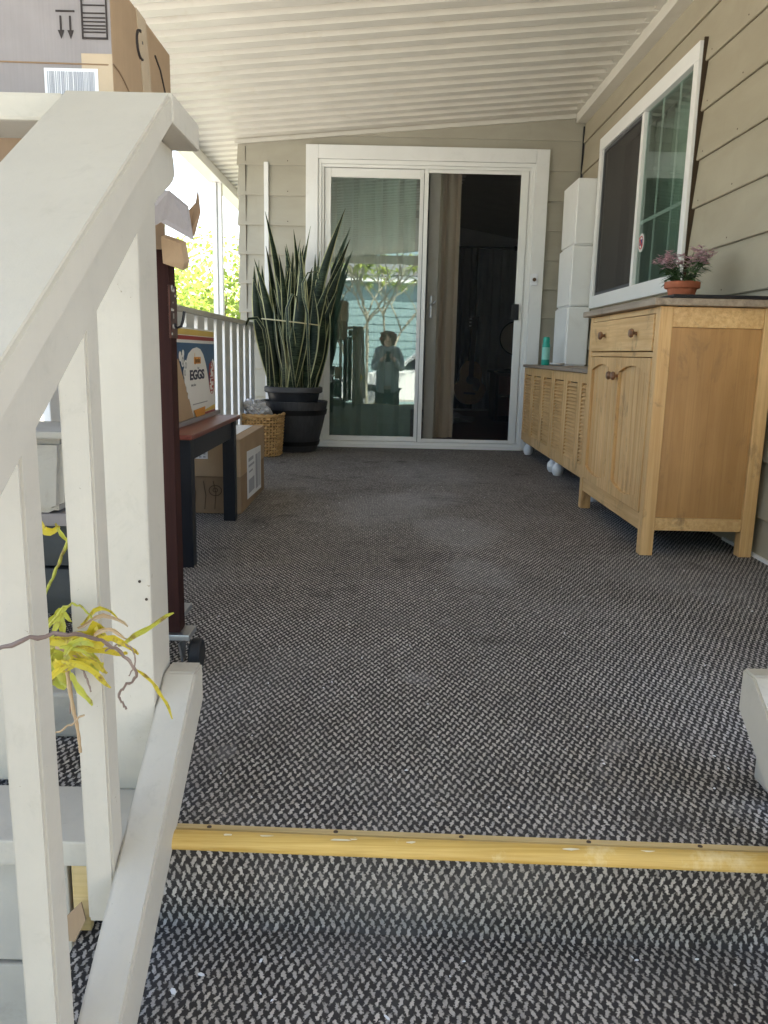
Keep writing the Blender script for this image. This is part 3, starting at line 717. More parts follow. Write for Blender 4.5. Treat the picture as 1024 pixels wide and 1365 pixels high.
MB().box(X0+.031, X1-.021, Y0+.031, Y1-.031, .10, .112).build('bottom_panel', M['darkgap'], ct)
dw = MB().box(X0-.004, X0+.018, Y0+.050, Y1-.050, .7065, .829, .003).build('drawer', M['pine_y'], ct)
def knob(y, z, parent, x=X0-.004):
    MB().lathe([(.006, 0), (.006, .010), (.015, .014), (.017, .020), (.013, .027), (.004, .029)], (x, y, z), 20, Matrix.Rotation(-PI/2, 4, 'Y')).build('knob', M['knob'], parent, smooth=True)
knob(2.95, .770, dw); knob(3.37, .770, dw)
ym = (Y0+Y1)/2
for side, (ya, yb) in (('n', (Y0+.049, ym-.0015)), ('f', (ym+.0015, Y1-.049))):
    d0 = MB(); st_ = .038
    d0.box(X0-.003, X0+.018, ya, ya+st_, .146, .683, .002); d0.box(X0-.003, X0+.018, yb-st_, yb, .146, .683, .002)
    # arched top and bottom rails
    L = yb-ya-2*st_-.001
    for top in (True, False):
        pts2 = []
        for i in range(15):
            t = i/14; yv = ya+st_+.0005+L*t; arch = .026*(1-(2*t-1)**2)
            pts2.append((yv, (.628+arch) if top else (.205-arch)))
        e = .683 if top else .146
        d0.prism(pts2+[(ya+st_+.0005+L, e), (ya+st_+.0005, e)], X0-.0025, X0+.0175, 'x')
    do = d0.build('door', M['pine'], ct)
    pn = MB(); nb_ = 6; wv = (yb-ya-2*st_+.004)/nb_
    for i in range(nb_):
        a = ya+st_-.002+i*wv; pn.box(X0+.009, X0+.0135, a+.0015, a+wv-.0015, .16, .672, .0015)
    pn.box(X0+.0125, X0+.0145, ya+st_-.002, yb-st_+.002, .16, .672)
    pn.build('door_panel', M['pine'], do)
    knob((ym-.030) if side == 'n' else (ym+.030), .612, do, X0-.003)
m = MB().box(X0-.030, X1+.010, Y0-.030, Y1+.030, .8545, .878, .004).build('top', M['ntop'], ct)
tag(MB().box(X0+.03, X1+.009, Y0-.026, Y1-.02, .8790, .8905, .003).build('black_board', M['blackmat'], origin=(1.1, 3.15, .879)), 'thin black board lying on top of the worn pine cabinet', 'board')

# louvred cabinets
def louver_cab(ya, yb, label):
    t = thing('louvred_cabinet', label, 'cabinet', (1.15, (ya+yb)/2, 0), 'louvred pine cabinets on white feet')
    xf, xb = .973, 1.318
    m = MB(); m.box(xf+.02, xb, ya, ya+.018, .10, .605, .002); m.box(xf+.02, xb, yb-.018, yb, .10, .605, .002); m.box(xb-.01, xb-.001, ya+.018, yb-.018, .1, .604); m.box(xf+.021, xb-.01, ya+.018, yb-.018, .1, .115)
    m.build('carcass', M['pine'], t)
    MB().box(xf+.016, xb, ya, yb, .088, .0995, .001).build('base_board', M['pine_y'], t)
    MB().box(xf+.024, xf+.028, ya+.018, yb-.018, .116, .60).build('shade_sheet', M['darkgap'], t)  # dark sheet, paints the shade behind the louvre slats
    MB().box(xf-.012, xb+.004, ya-.004, yb+.004, .6060, .624, .003).build('top', M['ntop'], t)
    n = 3; w_ = (yb-ya)/n
    for i in range(n):
        a, b = ya+i*w_+.0015, ya+(i+1)*w_-.0015; st_ = .046
        d0 = MB(); d0.box(xf, xf+.020, a, a+st_, .104, .603, .002); d0.box(xf, xf+.020, b-st_, b, .104, .603, .002)
        d0.box(xf+.0005, xf+.0195, a+st_, b-st_, .104, .158, .001); d0.box(xf+.0005, xf+.0195, a+st_, b-st_, .556, .603, .001)
        do = d0.build('louvre_door', M['pine'], t)
        sl_ = MB(); z = .166
        while z < .550:
            sl_.box(-.0115, .0115, a+st_, b-st_, -.0028, .0028, 0, Matrix.Translation((xf+.010, 0, z+.003)) @ Matrix.Rotation(-.80, 4, 'Y')); z += .0185
        sl_.build('slat', M['pine_y'], do)
    for yy in (ya+.07, yb-.06):
        for xx in (xf+.045, xb-.06):
            MB().lathe([(.016, .088), (.018, .07), (.030, .058), (.034, .040), (.032, .018), (.022, .002), (.010, 0)], (xx, yy, 0), 20).build('foot', M['plastic_w'], t, smooth=True)
    return t
louver_cab(3.70, 4.655, 'louvred pine cabinet standing against the big pine cabinet')
louver_cab(4.665, 5.625, 'louvred pine cabinet nearest the patio door')
# white stacked column
wc = thing('white_column', 'tall white plastic column of three stacked sections in the corner', 'storage column', (1.255, 5.48, .624))
zs = [.6245, 1.005, 1.385, 1.785]
for i in range(3):
    g_ = .004 if i < 2 else 0
    bb = bmesh.new(); bmesh.ops.create_cube(bb, size=1)
    for v in bb.verts:
        tp = v.co.z > 0; ins = .0 if tp else .006
        xx = (1.172+ins*.4) if v.co.x < 0 else 1.318
        if not tp and False: pass
        yy = (5.30+ins) if v.co.y < 0 else 5.69
        v.co = Vector((xx+(0.006*(i) if v.co.x < 0 else 0), yy, zs[i+1]-g_ if tp else zs[i]))
    bmesh.ops.bevel(bb, geom=bb.edges[:], offset=.009, segments=3, affect='EDGES')
    MB().bm(bb).build('section', M['plastic_w'], wc, smooth=True)
# spray can
cn = thing('spray_can', 'green and teal spray can on the louvred cabinet beside the door casing', 'spray can', (1.06, 5.36, .624))
MB().lathe([(.024, .6245), (.026, .63), (.026, .755), (.022, .766)], (1.06, 5.36, 0), 24).build('body', M['teal'], cn, smooth=True)
MB().lathe([(.0264, .66), (.0264, .74)], (1.06, 5.36, 0), 24, cap=False).build('wrap_label', M['tealL'], cn)
MB().lathe([(.0225, .766), (.0225, .795), (.018, .806), (.006, .808)], (1.06, 5.36, 0), 24).build('cap', M['teal'], cn, smooth=True)
tag(MB().lathe([(.02, .6245), (.045, .632), (.05, .642), (.047, .642), (.02, .632)], (1.11, 5.22, 0), 24, cap=False).build('white_dish', M['plastic_w'], smooth=True, origin=(1.11, 5.22, .6245)), 'small shallow white dish between the spray can and the white column', 'dish')

# flower pot
PC = Vector((1.153, 3.22, .891))
fp_ = thing('potted_flower', 'small terracotta pot of pink star flowers on the pine cabinet', 'potted plant', PC)
MB().lathe([(.040, 0), (.056, .060), (.064, .060), (.067, .064), (.067, .084), (.062, .086), (.058, .078), (.0, .074)], PC, 32, cap=False).build('pot', M['terra'], fp_, smooth=True)
lf = MB(); stm = MB(); fl = MB(); rnd = random.Random(3)
def blade(mb, p, d, L, w_, droop=.3):
    d = d.normalized(); sd_ = d.cross(Vector((0, 0, 1)))
    sd_ = sd_.normalized() if sd_.length > .05 else Vector((1, 0, 0))
    o = len(mb.v); k = 4; q = p.copy(); dd = d.copy()
    for i in range(k+1):
        t = i/k; ww = w_*math.sin(PI*(.12+.86*t))
        mb.v.append(tuple(q+sd_*ww)); mb.v.append(tuple(q+Vector((0, 0, ww*.25)))); mb.v.append(tuple(q-sd_*ww)); dd = (dd+Vector((0, 0, -droop/k))).normalized(); q += dd*L/k
    for i in range(k):
        for j in range(2): a = o+i*3+j; mb.f.append((a, a+3, a+4, a+1))
for i in range(34):
    a = rnd.random()*2*PI; r = rnd.random()**.5*.105; h = rnd.uniform(.060, .125)-.2*r*.2
    b0 = PC+Vector((math.cos(a)*r*.3, math.sin(a)*r*.3, .075)); t0 = PC+Vector((math.cos(a)*r, math.sin(a)*r, .075+h))
    mid = (b0+t0)/2+Vector((0, 0, .015)); stm.tube([b0, mid, t0], .0013, 5)
    for k in range(7):
        f = rnd.uniform(.15, .95); p = b0.lerp(t0, f); aa = rnd.random()*2*PI
        blade(lf, p, Vector((math.cos(aa), math.sin(aa), rnd.uniform(-.1, .5))), rnd.uniform(.028, .055), .0060, .6)
    for k in range(6):
        c = t0+Vector((rnd.uniform(-.017, .017), rnd.uniform(-.017, .017), rnd.uniform(-.004, .02)))
        for q in range(5):
            aa = q*2*PI/5+rnd.random(); blade(fl, c, Vector((math.cos(aa), math.sin(aa), rnd.uniform(-.2, .7))), .015, .0042, .2)
stm.build('stem', M['green'], fp_); lf.build('foliage', M['green'], fp_)['kind'] = 'stuff'; fl.build('blossom', M['pink'], fp_)['kind'] = 'stuff'

# ================================================================== LEFT SIDE
# bench
bn = thing('bench', 'black bench with dark red top against the left railing', 'bench', (-.76, 2.83, 0))
MB().box(-.945, -.578, 2.405, 3.215, .408, .424, .004).build('seat', M['redwood'], bn)
for (a, b, c, d_) in ((-.640, -.592, 2.435, 2.480), (-.640, -.592, 3.150, 3.195), (-.925, -.880, 2.435, 2.480), (-.925, -.880, 3.150, 3.195)):
    MB().box(a, b, c, d_, 0, .407, .002).build('leg', M['black'], bn)
m = MB(); m.box(-.628, -.604, 2.481, 3.149, .335, .4075, .001); m.box(-.915, -.892, 2.481, 3.149, .335, .4075, .001); m.box(-.879, -.641, 2.445, 2.468, .335, .4075, .001); m.box(-.879, -.641, 3.163, 3.186, .335, .4075, .001)
m.build('apron', M['potg'], bn)
# egg carton box on the bench
BX = -.680
eg = thing('egg_box', 'printed blue and white egg carton box standing on the red bench top', 'box', (-.76, 2.93, .4245))
MB().box(-.86, BX, 2.56, 3.212, .440, .752, .002).build('carton', M['ewhite'], eg)
MB().box(-.875, BX+.012, 2.55, 3.262, .4245, .439, .002).build('tray', M['cardgrey'], eg)
def strip(name, ya, yb, za, zb, k, mat, par=eg): return MB().box(BX+.0005*k, BX+.0005*k+.0012, ya, yb, za, zb).build(name, mat, par)
strip('yellow_stripe', 2.561, 3.211, .727, .746, 1, M['eyellow']); strip('red_stripe', 2.561, 3.211, .711, .724, 1, M['ered'])
strip('blue_panel', 2.561, 3.211, .466, .700, 1, M['blue']); strip('yellow_stripe', 3.0, 3.211, .448, .465, 1, M['eyellow']); strip('red_stripe', 3.0, 3.211, .4405, .447, 2, M['ered'])
arch = [(2.795, .455), (2.745, .53), (2.728, .562), (2.739, .608), (2.760, .640), (2.790, .664), (2.850, .681), (2.913, .686), (2.965, .680), (3.010, .661), (3.045, .632), (3.080, .586), (3.105, .54), (3.125, .555), (3.150, .62), (3.175, .643), (3.210, .630), (3.2105, .468), (3.0, .455)]
MB().prism(arch, BX+.002, BX+.0035, 'x').build('white_panel', M['ewhite'], eg)
tan = [(2.562, .442), (2.562, .625), (2.60, .64), (2.64, .648), (2.68, .60), (2.758, .527), (2.80, .475), (2.833, .442)]
MB().prism(tan, BX+.004, BX+.0055, 'x').build('kraft_panel', M['card'], eg)
m = MB()
for (y, z, r) in ((2.66, .655, .016), (2.70, .665, .012), (2.69, .64, .02), (2.73, .625, .018), (2.715, .60, .017), (2.72, .575, .012), (2.745, .545, .012), (2.76, .52, .010)):
    m.lathe([(r, 0), (r, .0012)], (BX+.0058, y, z), 14, Matrix.Rotation(PI/2, 4, 'Y'))
m.build('doodle', M['ewhite'], eg)
m = MB()
for (y, z, r) in ((2.69, .64, .013), (2.73, .625, .011), (2.715, .60, .010)):
    m.lathe([(r, 0), (r, .0008), (r*.7, .0008), (r*.7, 0)], (BX+.0072, y, z), 14, Matrix.Rotation(PI/2, 4, 'Y'), cap=False)
m.build('doodle_line', M['egrey'], eg)
MB().box(BX+.004, BX+.0052, 2.862, 2.962, .628, .652).build('logo_badge', M['eorange'], eg)
text('logo_text', 'Jumbo', M['inkbrown'], eg, (BX+.0056, 2.912, .640), (0, 1, 0), (0, 0, 1), .026, .0003, 1.2)
text('logo_text', 'J', M['eorange'], eg, (BX+.0046, 2.872, .657), (0, 1, 0), (0, 0, 1), .022, .0003, 1.2)
text('word_eggs', 'EGGS', M['enavy'], eg, (BX+.0045, 2.905, .588), (0, 1, 0), (0, 0, 1), .046, .0005, 2.0, .0016)
text('small_print', 'for', M['egrey'], eg, (BX+.0045, 2.925, .613), (0, 1, 0), (0, 0, 1), .012, .0003, 1.8)
text('small_print', 'one doz', M['egrey'], eg, (BX+.0045, 2.845, .555), (0, 1, 0), (0, 0, 1), .015, .0003, 1.5)
strip('print_line', 2.83, 3.06, .4845, .488, 8, M['egrey'])
MB().prism([(2.83, .466), (3.009, .470), (3.0, .4405), (2.865, .4405)], BX+.006, BX+.0075, 'x').build('orange_patch', M['eorange'], eg)
m = MB()
for i in range(9):
    y = 3.14+.03*math.sin(i*2.3); z = .520+i*.0125; m.box(BX+.004, BX+.0052, y-.016-.008*math.cos(i*1.7), y+.016, z, z+.006+.003*(i % 2))
m.build('red_mark', M['ered'], eg)
m = MB(); m.tube([(BX+.005, 3.14+.042*math.cos(2*PI*i/24), .572+.062*math.sin(2*PI*i/24)) for i in range(25)], .0012, 4); m.build('red_ring', M['ered'], eg)

# carton under / behind the bench
cx = thing('shipping_carton', 'brown carton with a white shipping label on the floor beyond the bench', 'box', (-.76, 3.6, 0))
MB().box(-.93, -.592, 3.285, 3.925, .002, .158, .003).build('lower_half', M['card2'], cx)
MB().box(-.932, -.590, 3.270, 3.928, .1605, .318, .003).build('upper_half', M['card'], cx)
MB().box(-.88, -.64, 3.32, 3.90, .3185, .3195).build('white_top', M['label'], cx)  # white sheet covering most of the carton top
MB().box(-.8, -.725, 3.2675, 3.2695, .235, .280).build('sticker', M['label'], cx)
m = MB()
for i in range(4):
    for j in range(3): m.box(-.795+i*.017, -.785+i*.017, 3.2665, 3.2673, .24+j*.013, .247+j*.013)
m.build('sticker_print', M['labelgrey'], cx)
sl_ = MB().prism([(3.42, .04), (3.80, .03), (3.80, .235), (3.42, .25)], -.5895, -.5880, 'x').build('shipping_label', M['label'], cx)
m = MB()
for (ya, yb, za, zb) in ((3.45, 3.58, .20, .215), (3.45, 3.60, .175, .185), (3.46, 3.56, .15, .158), (3.64, 3.70, .05, .21), (3.72, 3.735, .05, .21), (3.745, 3.75, .05, .21), (3.76, 3.775, .05, .21), (3.45, 3.60, .06, .12)):
    m.box(-.5878, -.5872, ya, yb, za, zb)
m.build('label_print', M['labelgrey'], sl_)
m = MB()
for k in range(5):
    o = -.83+.042*k; m.tube([(o, 3.2835, .02), (o+.006, 3.2835, .08+.01*(k % 2)), (o-.004, 3.2835, .14)], .0016, 4)
m.tube([(-.70+.026*math.cos(t*.35), 3.2832, .10+.022*math.sin(t*.35)) for t in range(19)], .0016, 4)
m.tube([(-.70+.010*math.cos(t*.35), 3.2832, .102+.008*math.sin(t*.35)) for t in range(19)], .0014, 4)
m.build('printed_drawing', M['inkbrown'], cx)
MB().box(-.66, -.648, 3.2835, 3.2848, .01, .155).build('edge_tape', M['tape'], cx)

# wicker basket
wk = thing('wicker_basket', 'honey wicker basket with a crumpled plastic bag on it beside the barrel', 'basket', (-.815, 5.26, 0))
BC = Vector((-.815, 5.26, 0)); 
def sqr(r, a, p=3.2):
    c, s = math.cos(a), math.sin(a); k = (abs(c)**p+abs(s)**p)**(-1/p); return Vector((c*k*r, s*k*r, 0))
wm = MB(); rows = 13
for j in range(rows):
    z = .014+j*.0196; rr = .128+.018*j/rows; ph = j % 2
    pts_ = []
    for i in range(97):
        a = 2*PI*i/96; wob = .0062*math.cos(i*PI/2+ph*PI); q = sqr(rr+wob, a); pts_.append(BC+q+Vector((0, 0, z)))
    wm.tube(pts_, .0088, 6, False)
wm.build('weave', M['wicker'], wk, smooth=True)
wm = MB()
for i in range(48):
    a = 2*PI*(i*2)/96; wm.tube([BC+sqr(.130, a)+Vector((0, 0, .004)), BC+sqr(.148, a)+Vector((0, 0, .262))], .0045, 5)
wm.build('stake', M['wicker'], wk)['kind'] = 'stuff'
wm = MB()
for k in range(2): wm.tube([BC+sqr(.150, 2*PI*i/60)+Vector((.004*math.cos(i*1.3+k*PI), .0, .268+.006*math.sin(i*1.3+k*PI))) for i in range(61)], .0085, 6, False)
wm.build('rim', M['wicker'], wk, smooth=True)
MB().lathe([(.12, .004), (.125, .25)], BC, 24).build('lining', M['darkgap'], wk)
bb = bmesh.new(); bmesh.ops.create_icosphere(bb, subdivisions=4, radius=1); rnd = random.Random(5)
from mathutils import noise as mn
for v in bb.verts:
    c = v.co.copy(); k = 1+.5*abs(mn.noise(c*1.7))-.35*abs(mn.noise(c*3.4)); v.co = Vector((-.830+.085*c.x*k, 5.22+.08*c.y*k, .305+.052*c.z*k-.25*c.x*.09))
tag(MB().bm(bb).build('plastic_bag', M['film'], origin=(-.815, 5.22, .26)), 'crumpled greyish plastic bag on top of the wicker basket', 'bag')

# barrel planter + snake plant
PX, PY = -.625, 5.55
bp = thing('barrel_planter', 'dark half-barrel planter with black bands left of the patio door', 'planter', (PX, PY, 0))
m = MB(); prof2 = [(.150, 0), (.158, .01), (.205, .20), (.232, .335), (.232, .345), (.212, .345), (.195, .30), (.0, .26)]
m.lathe(prof2, (PX, PY, 0), 48, cap=False); m.build('barrel', M['barrel'], bp, smooth=True)
for z0_, z1_, r0_, r1_ in ((.045, .075, .1685, .176), (.255, .290, .2185, .2255)):
    MB().lathe([(r0_+.001, z0_), (r0_+.005, z0_), (r1_+.005, z1_), (r1_+.001, z1_)], (PX, PY, 0), 48, cap=False).build('band', M['band'], bp, smooth=True)
MB().box(-.30, -.286, 5.53, 5.57, .3, .30001).v
sp_ = thing('snake_plant', 'tall bushy snake plant with striped upright leaves in a dark grey pot', 'potted plant', (PX, PY-.03, .27))
m = MB(); m.lathe([(.15, .262), (.178, .40), (.192, .402), (.196, .41), (.196, .436), (.188, .44), (.178, .425), (.0, .415)], (PX, PY-.03, 0), 48, cap=False)
m.build('pot', M['potg'], sp_, smooth=True)
MB().lathe([(.193, .404), (.1985, .41), (.1985, .437), (.190, .443), (.186, .436)], (PX, PY-.03, 0), 48, cap=False).build('pot_rim', M['potrim'], sp_, smooth=True)
MB().lathe([(.0, .432), (.10, .430), (.182, .424)], (PX, PY-.03, 0), 32, cap=False).build('soil', M['soil'], sp_)
def sword(parent, p0, p1, bend, w_, tw, seed, curl=0, tipthin=.5):
    rnd = random.Random(seed); k = 15; o = []; me_v = []; me_f = []; uvs_ = []
    p0, p1 = Vector(p0), Vector(p1); ax = p1-p0; L = ax.length
    side = Vector((math.cos(tw), math.sin(tw), 0))
    for i in range(k+1):
        t = i/k; c = p0+ax*t+Vector(bend)*math.sin(PI*t*.9)*L
        if curl: c += Vector((curl[0], curl[1], curl[2]))*max(0, t-.55)**2*L*3
        a2 = tw+.5*math.sin(t*2+seed); side = Vector((math.cos(a2), math.sin(a2), 0)); nrm = ax.normalized().cross(side).normalized()
        ww = w_*1.5*(.50+.45*min(1, t*2.4))*(1 if t < tipthin else max(.0, 1-((t-tipthin)/(1-tipthin))**1.5))+.0006
        ww *= 1+.05*math.sin(t*9+seed)
        for q, (s_, n_) in enumerate(((-1, .30), (-.5, .05), (0, -.05), (.5, .05), (1, .30))):
            me_v.append(c+side*ww*s_+nrm*ww*n_); uvs_.append(((s_+1)/2, t))
    for i in range(k):
        for q in range(4): a = i*5+q; me_f.append((a, a+1, a+6, a+5))
    # thickness: second skin slightly behind
    n0 = len(me_v)
    for i in range(k+1):
        for q in range(5):
            me_v.append(me_v[i*5+q]+ax.normalized().cross(Vector((math.cos(tw), math.sin(tw), 0))).normalized()*.0035*(1 if q not in (0, 4) else 0)); uvs_.append(uvs_[i*5+q])
    for f in me_f[:]: me_f.append(tuple(n0+j for j in f[::-1]))
    off = Vector(parent['_o']); me = bpy.data.meshes.new('leaf'); me.from_pydata([tuple(v-off) for v in me_v], [], me_f); me.update()
    ul = me.uv_layers.new(name='UVMap')
    for p in me.polygons:
        p.use_smooth = True
        for li in p.loop_indices: ul.data[li].uv = uvs_[me.loops[li].vertex_index]
    me.materials.append(M['snake']); ob = bpy.data.objects.new('leaf', me); COL.objects.link(ob); ob.parent = parent
rnd = random.Random(21); cx_, cy_ = PX, PY-.03
special = [  # base (dx,dy), tip (x,z), dy tip, width
    ((.06, -.02), (-.262, 1.60), -.05, .030), ((-.06, .0), (-.825, 1.575), -.03, .026), ((-.10, -.04), (-.885, 1.27), -.10, .026), ((-.13, -.02), (-.90, 1.15), -.06, .022),
    ((.04, .03), (-.50, 1.50), .05, .020), ((.02, -.05), (-.515, 1.40), 0, .027), ((-.01, .02), (-.64, 1.47), 0, .024), ((.10, .02), (-.235, 1.43), .08, .030),
    ((.12, -.03), (-.27, 1.30), .04, .032), ((.0, .05), (-.575, 1.42), .1, .028), ((.09, .05), (-.30, 1.36), .12, .030), ((-.03, .06), (-.70, 1.39), .1, .026),
    ((.13, -.06), (-.31, 1.10), -.05, .028), ((.08, -.08), (-.36, 1.15), -.1, .030), ((-.06, -.08), (-.72, 1.30), -.12, .024)]
for i, (b_, t_, dy_, w_) in enumerate(special):
    p0 = (cx_+b_[0], cy_+b_[1], .425); p1 = (t_[0], cy_+dy_, t_[1])
    s_ = 1 if t_[0] > cx_ else -1
    sword(sp_, p0, p1, (-.05*s_, 0, 0), w_, rnd.uniform(-.5, .5), 100+i, tipthin=.45)
for i in range(68):
    a = rnd.random()*2*PI; r = .160*rnd.random()**.55
    sx_, sy_ = math.cos(a)*r, math.sin(a)*r
    h = rnd.uniform(.50, 1.0)*(1 if r < .09 else rnd.uniform(.72, .95)); spd = rnd.uniform(1.15, 1.85)
    p0 = (cx_+sx_, cy_+sy_, .42); p1 = (cx_+sx_*spd+rnd.uniform(-.07, .08), cy_+sy_*spd*.85+rnd.uniform(-.03, .03), .42+h)
    sword(sp_, p0, p1, (rnd.uniform(-.07, .07), rnd.uniform(-.03, .03), 0), rnd.uniform(.016, .029), rnd.uniform(-.9, .9), i, tipthin=rnd.uniform(.45, .7))
# bent and curling leaves as the photo shows: one drooping left, one looping over on the front
def curlleaf(path, w_, seed):
    pts_ = [Vector(p) for p in path]; me_v = []; uvs_ = []; me_f = []; k = len(pts_)
    for i, p in enumerate(pts_):
        T = (pts_[min(i+1, k-1)]-pts_[max(i-1, 0)]).normalized(); sd_ = T.cross(Vector((0, 1, 0))); sd_ = sd_.normalized() if sd_.length > .1 else Vector((1, 0, 0))
        sd_ = (sd_+Vector((0, .6, 0))).normalized(); ww = w_*(1-(i/(k-1))**3)+.001
        for q in (-1, 0, 1): me_v.append(p+sd_*ww*q+Vector((0, .2*ww*abs(q), 0))); uvs_.append(((q+1)/2, i/k))
    for i in range(k-1):
        for q in range(2): a = i*3+q; me_f.append((a, a+1, a+4, a+3))
    off = Vector(sp_['_o']); me = bpy.data.meshes.new('leaf'); me.from_pydata([tuple(v-off) for v in me_v], [], me_f); ul = me.uv_layers.new(name='UVMap')
    for p in me.polygons:
        p.use_smooth = True
        for li in p.loop_indices: ul.data[li].uv = uvs_[me.loops[li].vertex_index]
    me.materials.append(M['snake']); ob = bpy.data.objects.new('leaf', me); COL.objects.link(ob); ob.parent = sp_
Y_ = 5.25
curlleaf([(-.78, 5.40, .45), (-.785, 5.38, .70), (-.80, 5.34, .82), (-.84, 5.31, .885), (-.89, 5.30, .88), (-.915, 5.30, .83), (-.925, 5.30, .77)], .014, 1)
curlleaf([(-.50, 5.37, .44), (-.50, Y_, .70), (-.505, Y_-.01, .92), (-.53, Y_-.02, 1.02), (-.535, Y_-.03, 1.10), (-.50, Y_-.04, 1.165), (-.45, Y_-.04, 1.175), (-.42, Y_-.03, 1.16)], .009, 2)
curlleaf([(-.60, 5.36, .44), (-.63, Y_, .75), (-.635, Y_-.01, .95), (-.60, Y_-.02, 1.035), (-.57, Y_-.02, 1.02), (-.565, Y_-.01, .93)], .012, 3)
MB().tube([Vector((cx_+.215*math.cos(2*PI*i/40), cy_+.20*math.sin(2*PI*i/40), .868-.02*math.cos(2*PI*i/40))) for i in range(41)], .0042, 6).build('tie_string', M['string'], sp_)

# ---- side railing (runs back along the left of the deck)
RX = -.93
sr = thing('side_railing', 'white picket railing along the left side of the deck', 'railing', (RX, 3.5, 0))
MB().box(RX-.05, RX+.02, 1.215, 5.835, .842, .868, .004).build('top_rail', M['trim'], sr)
MB().box(RX-.040, RX-.004, 1.215, 5.835, .812, .8415, .002).build('under_rail', M['trim'], sr)
MB().box(RX-.045, RX-.005, 1.215, 5.835, .05, .09, .002).build('bottom_rail', M['trim'], sr)
y = 1.30; pk = MB().box(RX-.0035, RX+.0185, y, y+.150, .04, .8405, .003).build('picket', M['white'], sr)
i = 1
while y+i*.221 < 5.68:
    c = pk.copy(); c.location = (0, i*.221, 0); COL.objects.link(c); i += 1
# ---- front railing leftwards from the newel, seen through the stair balusters
fr = thing('front_railing', 'pale railing running left from the stair newel post', 'railing', (-.75, 1.16, 0))
MB().box(-1.05, -.4265, 1.118, 1.215, .968, 1.003, .005).build('top_rail', M['rail'], fr)
for xx in (-.60, -.80, -.98): MB().box(xx, xx+.034, 1.14, 1.178, .0105, .8995, .003).build('picket', M['rail'], fr)

# ---- stair railing
srl = thing('stair_railing', 'grey-white stair railing in the left foreground with sloping cap', 'railing', (-.36, .9, 0))
MB().box(-.4265, -.3365, 1.120, 1.212, .0105, .966, .004).build('newel_post', M['rail'], srl)
tn = math.tan(math.radians(33.25)); yj, zj = 1.120, 1.0065
pc = [(yj, zj), (-.35, zj-(yj+.35)*tn), (-.35, zj-(yj+.35)*tn-.0405), (yj+.012, zj-.0375)]
MB().prism([(yj, zj), (yj, zj-.0375-.003), (-.35, zj-(yj+.35)*tn-.0405), (-.35, zj-(yj+.35)*tn)], -.425, -.285, 'x', .004).build('sloped_cap', M['rail'], srl)
MB().box(-.4255, -.2845, yj+.0005, 1.275, zj-.037, zj+.0005, .004).build('level_cap', M['rail'], srl)
ye = [(1.030, zj-.041-(1.12-1.03)*tn), (1.262, .9685), (1.270, .935), (1.236, .914), (1.176, .886), (1.09, .836), (-.30, .836-(1.09+.30)*tn), (-.30, zj-.042-(1.12+.30)*tn)]
ye = [(-.30, zj-.042-(1.12+.30)*tn), (1.110, zj-.042-(.01)*tn-.0), (1.13, .9675), (1.252, .9675), (1.264, .955), (1.268, .934), (1.255, .922), (1.236, .912), (1.176, .886), (1.09, .836), (-.30, .836-(1.39)*tn)]
MB().prism(ye, -.3355, -.321, 'x', .002).build('upper_rail', M['rail'], srl)
bt = lambda yv: .184-(1.169-yv)*tn
MB().prism([(1.213, .184), (1.169, .184), (-.30, bt(-.30)), (-.30, bt(-.30)-.092), (1.213, bt(1.213)-.092)], -.3355, -.285, 'x', .0035).build('lower_rail', M['rail'], srl)
for zz, yy in ((.345, 0), (.318, .009)): MB().lathe([(.0022, 0), (.0022, .0008)], (-.352+yy, 1.1195, zz), 8, Matrix.Rotation(PI/2, 4, 'X')).build('nail', M['soil'], srl)
def baluster(y0_, y1_):
    ztop = lambda yv: zj-.043-(1.12-yv)*tn
    zb = lambda yv: bt(yv)-.075
    MB().prism([(y0_, zb(y0_)), (y1_, zb(y1_)), (y1_, ztop(y1_)), (y0_, ztop(y0_))], -.372, -.3362, 'x', .003).build('baluster', M['rail'], srl)
for y0_ in (.914, .732, .552, .372, .19, .01): baluster(y0_, y0_+.040)
MB().box(-.430, -.337, -.36, -.27, -.63, .06, .003).build('end_post', M['rail'], srl)
# right stair railing, mirrored
rr_ = thing('right_stair_railing', 'top end of a pale sloping railing at the right frame edge', 'railing', (.62, .9, 0))
MB().prism([(1.185, .205), (1.15, .205), (-.30, .205-1.45*tn), (-.30, .205-1.45*tn-.092), (1.185, .205+.035*tn-.092)], .575, .626, 'x', .0035).build('lower_rail', M['rail'], rr_)
MB().box(.627, .717, 1.120, 1.212, .001, .966, .004).build('newel_post', M['rail'], rr_)
MB().prism([(yj, zj), (yj, zj-.0405), (-.35, zj-(yj+.35)*tn-.0405), (-.35, zj-(yj+.35)*tn)], .590, .73, 'x', .004).build('sloped_cap', M['rail'], rr_)
MB().box(.5895, .7305, yj+.0005, 1.275, zj-.037, zj+.0005, .004).build('level_cap', M['rail'], rr_)
for y0_ in (.914, .732, .552, .372):
    MB().prism([(y0_, .13-(1.15-y0_)*tn), (y0_+.04, .13-(1.11-y0_)*tn), (y0_+.04, zj-.043-(1.08-y0_)*tn), (y0_, zj-.043-(1.12-y0_)*tn)], .6265, .662, 'x', .003).build('baluster', M['rail'], rr_)

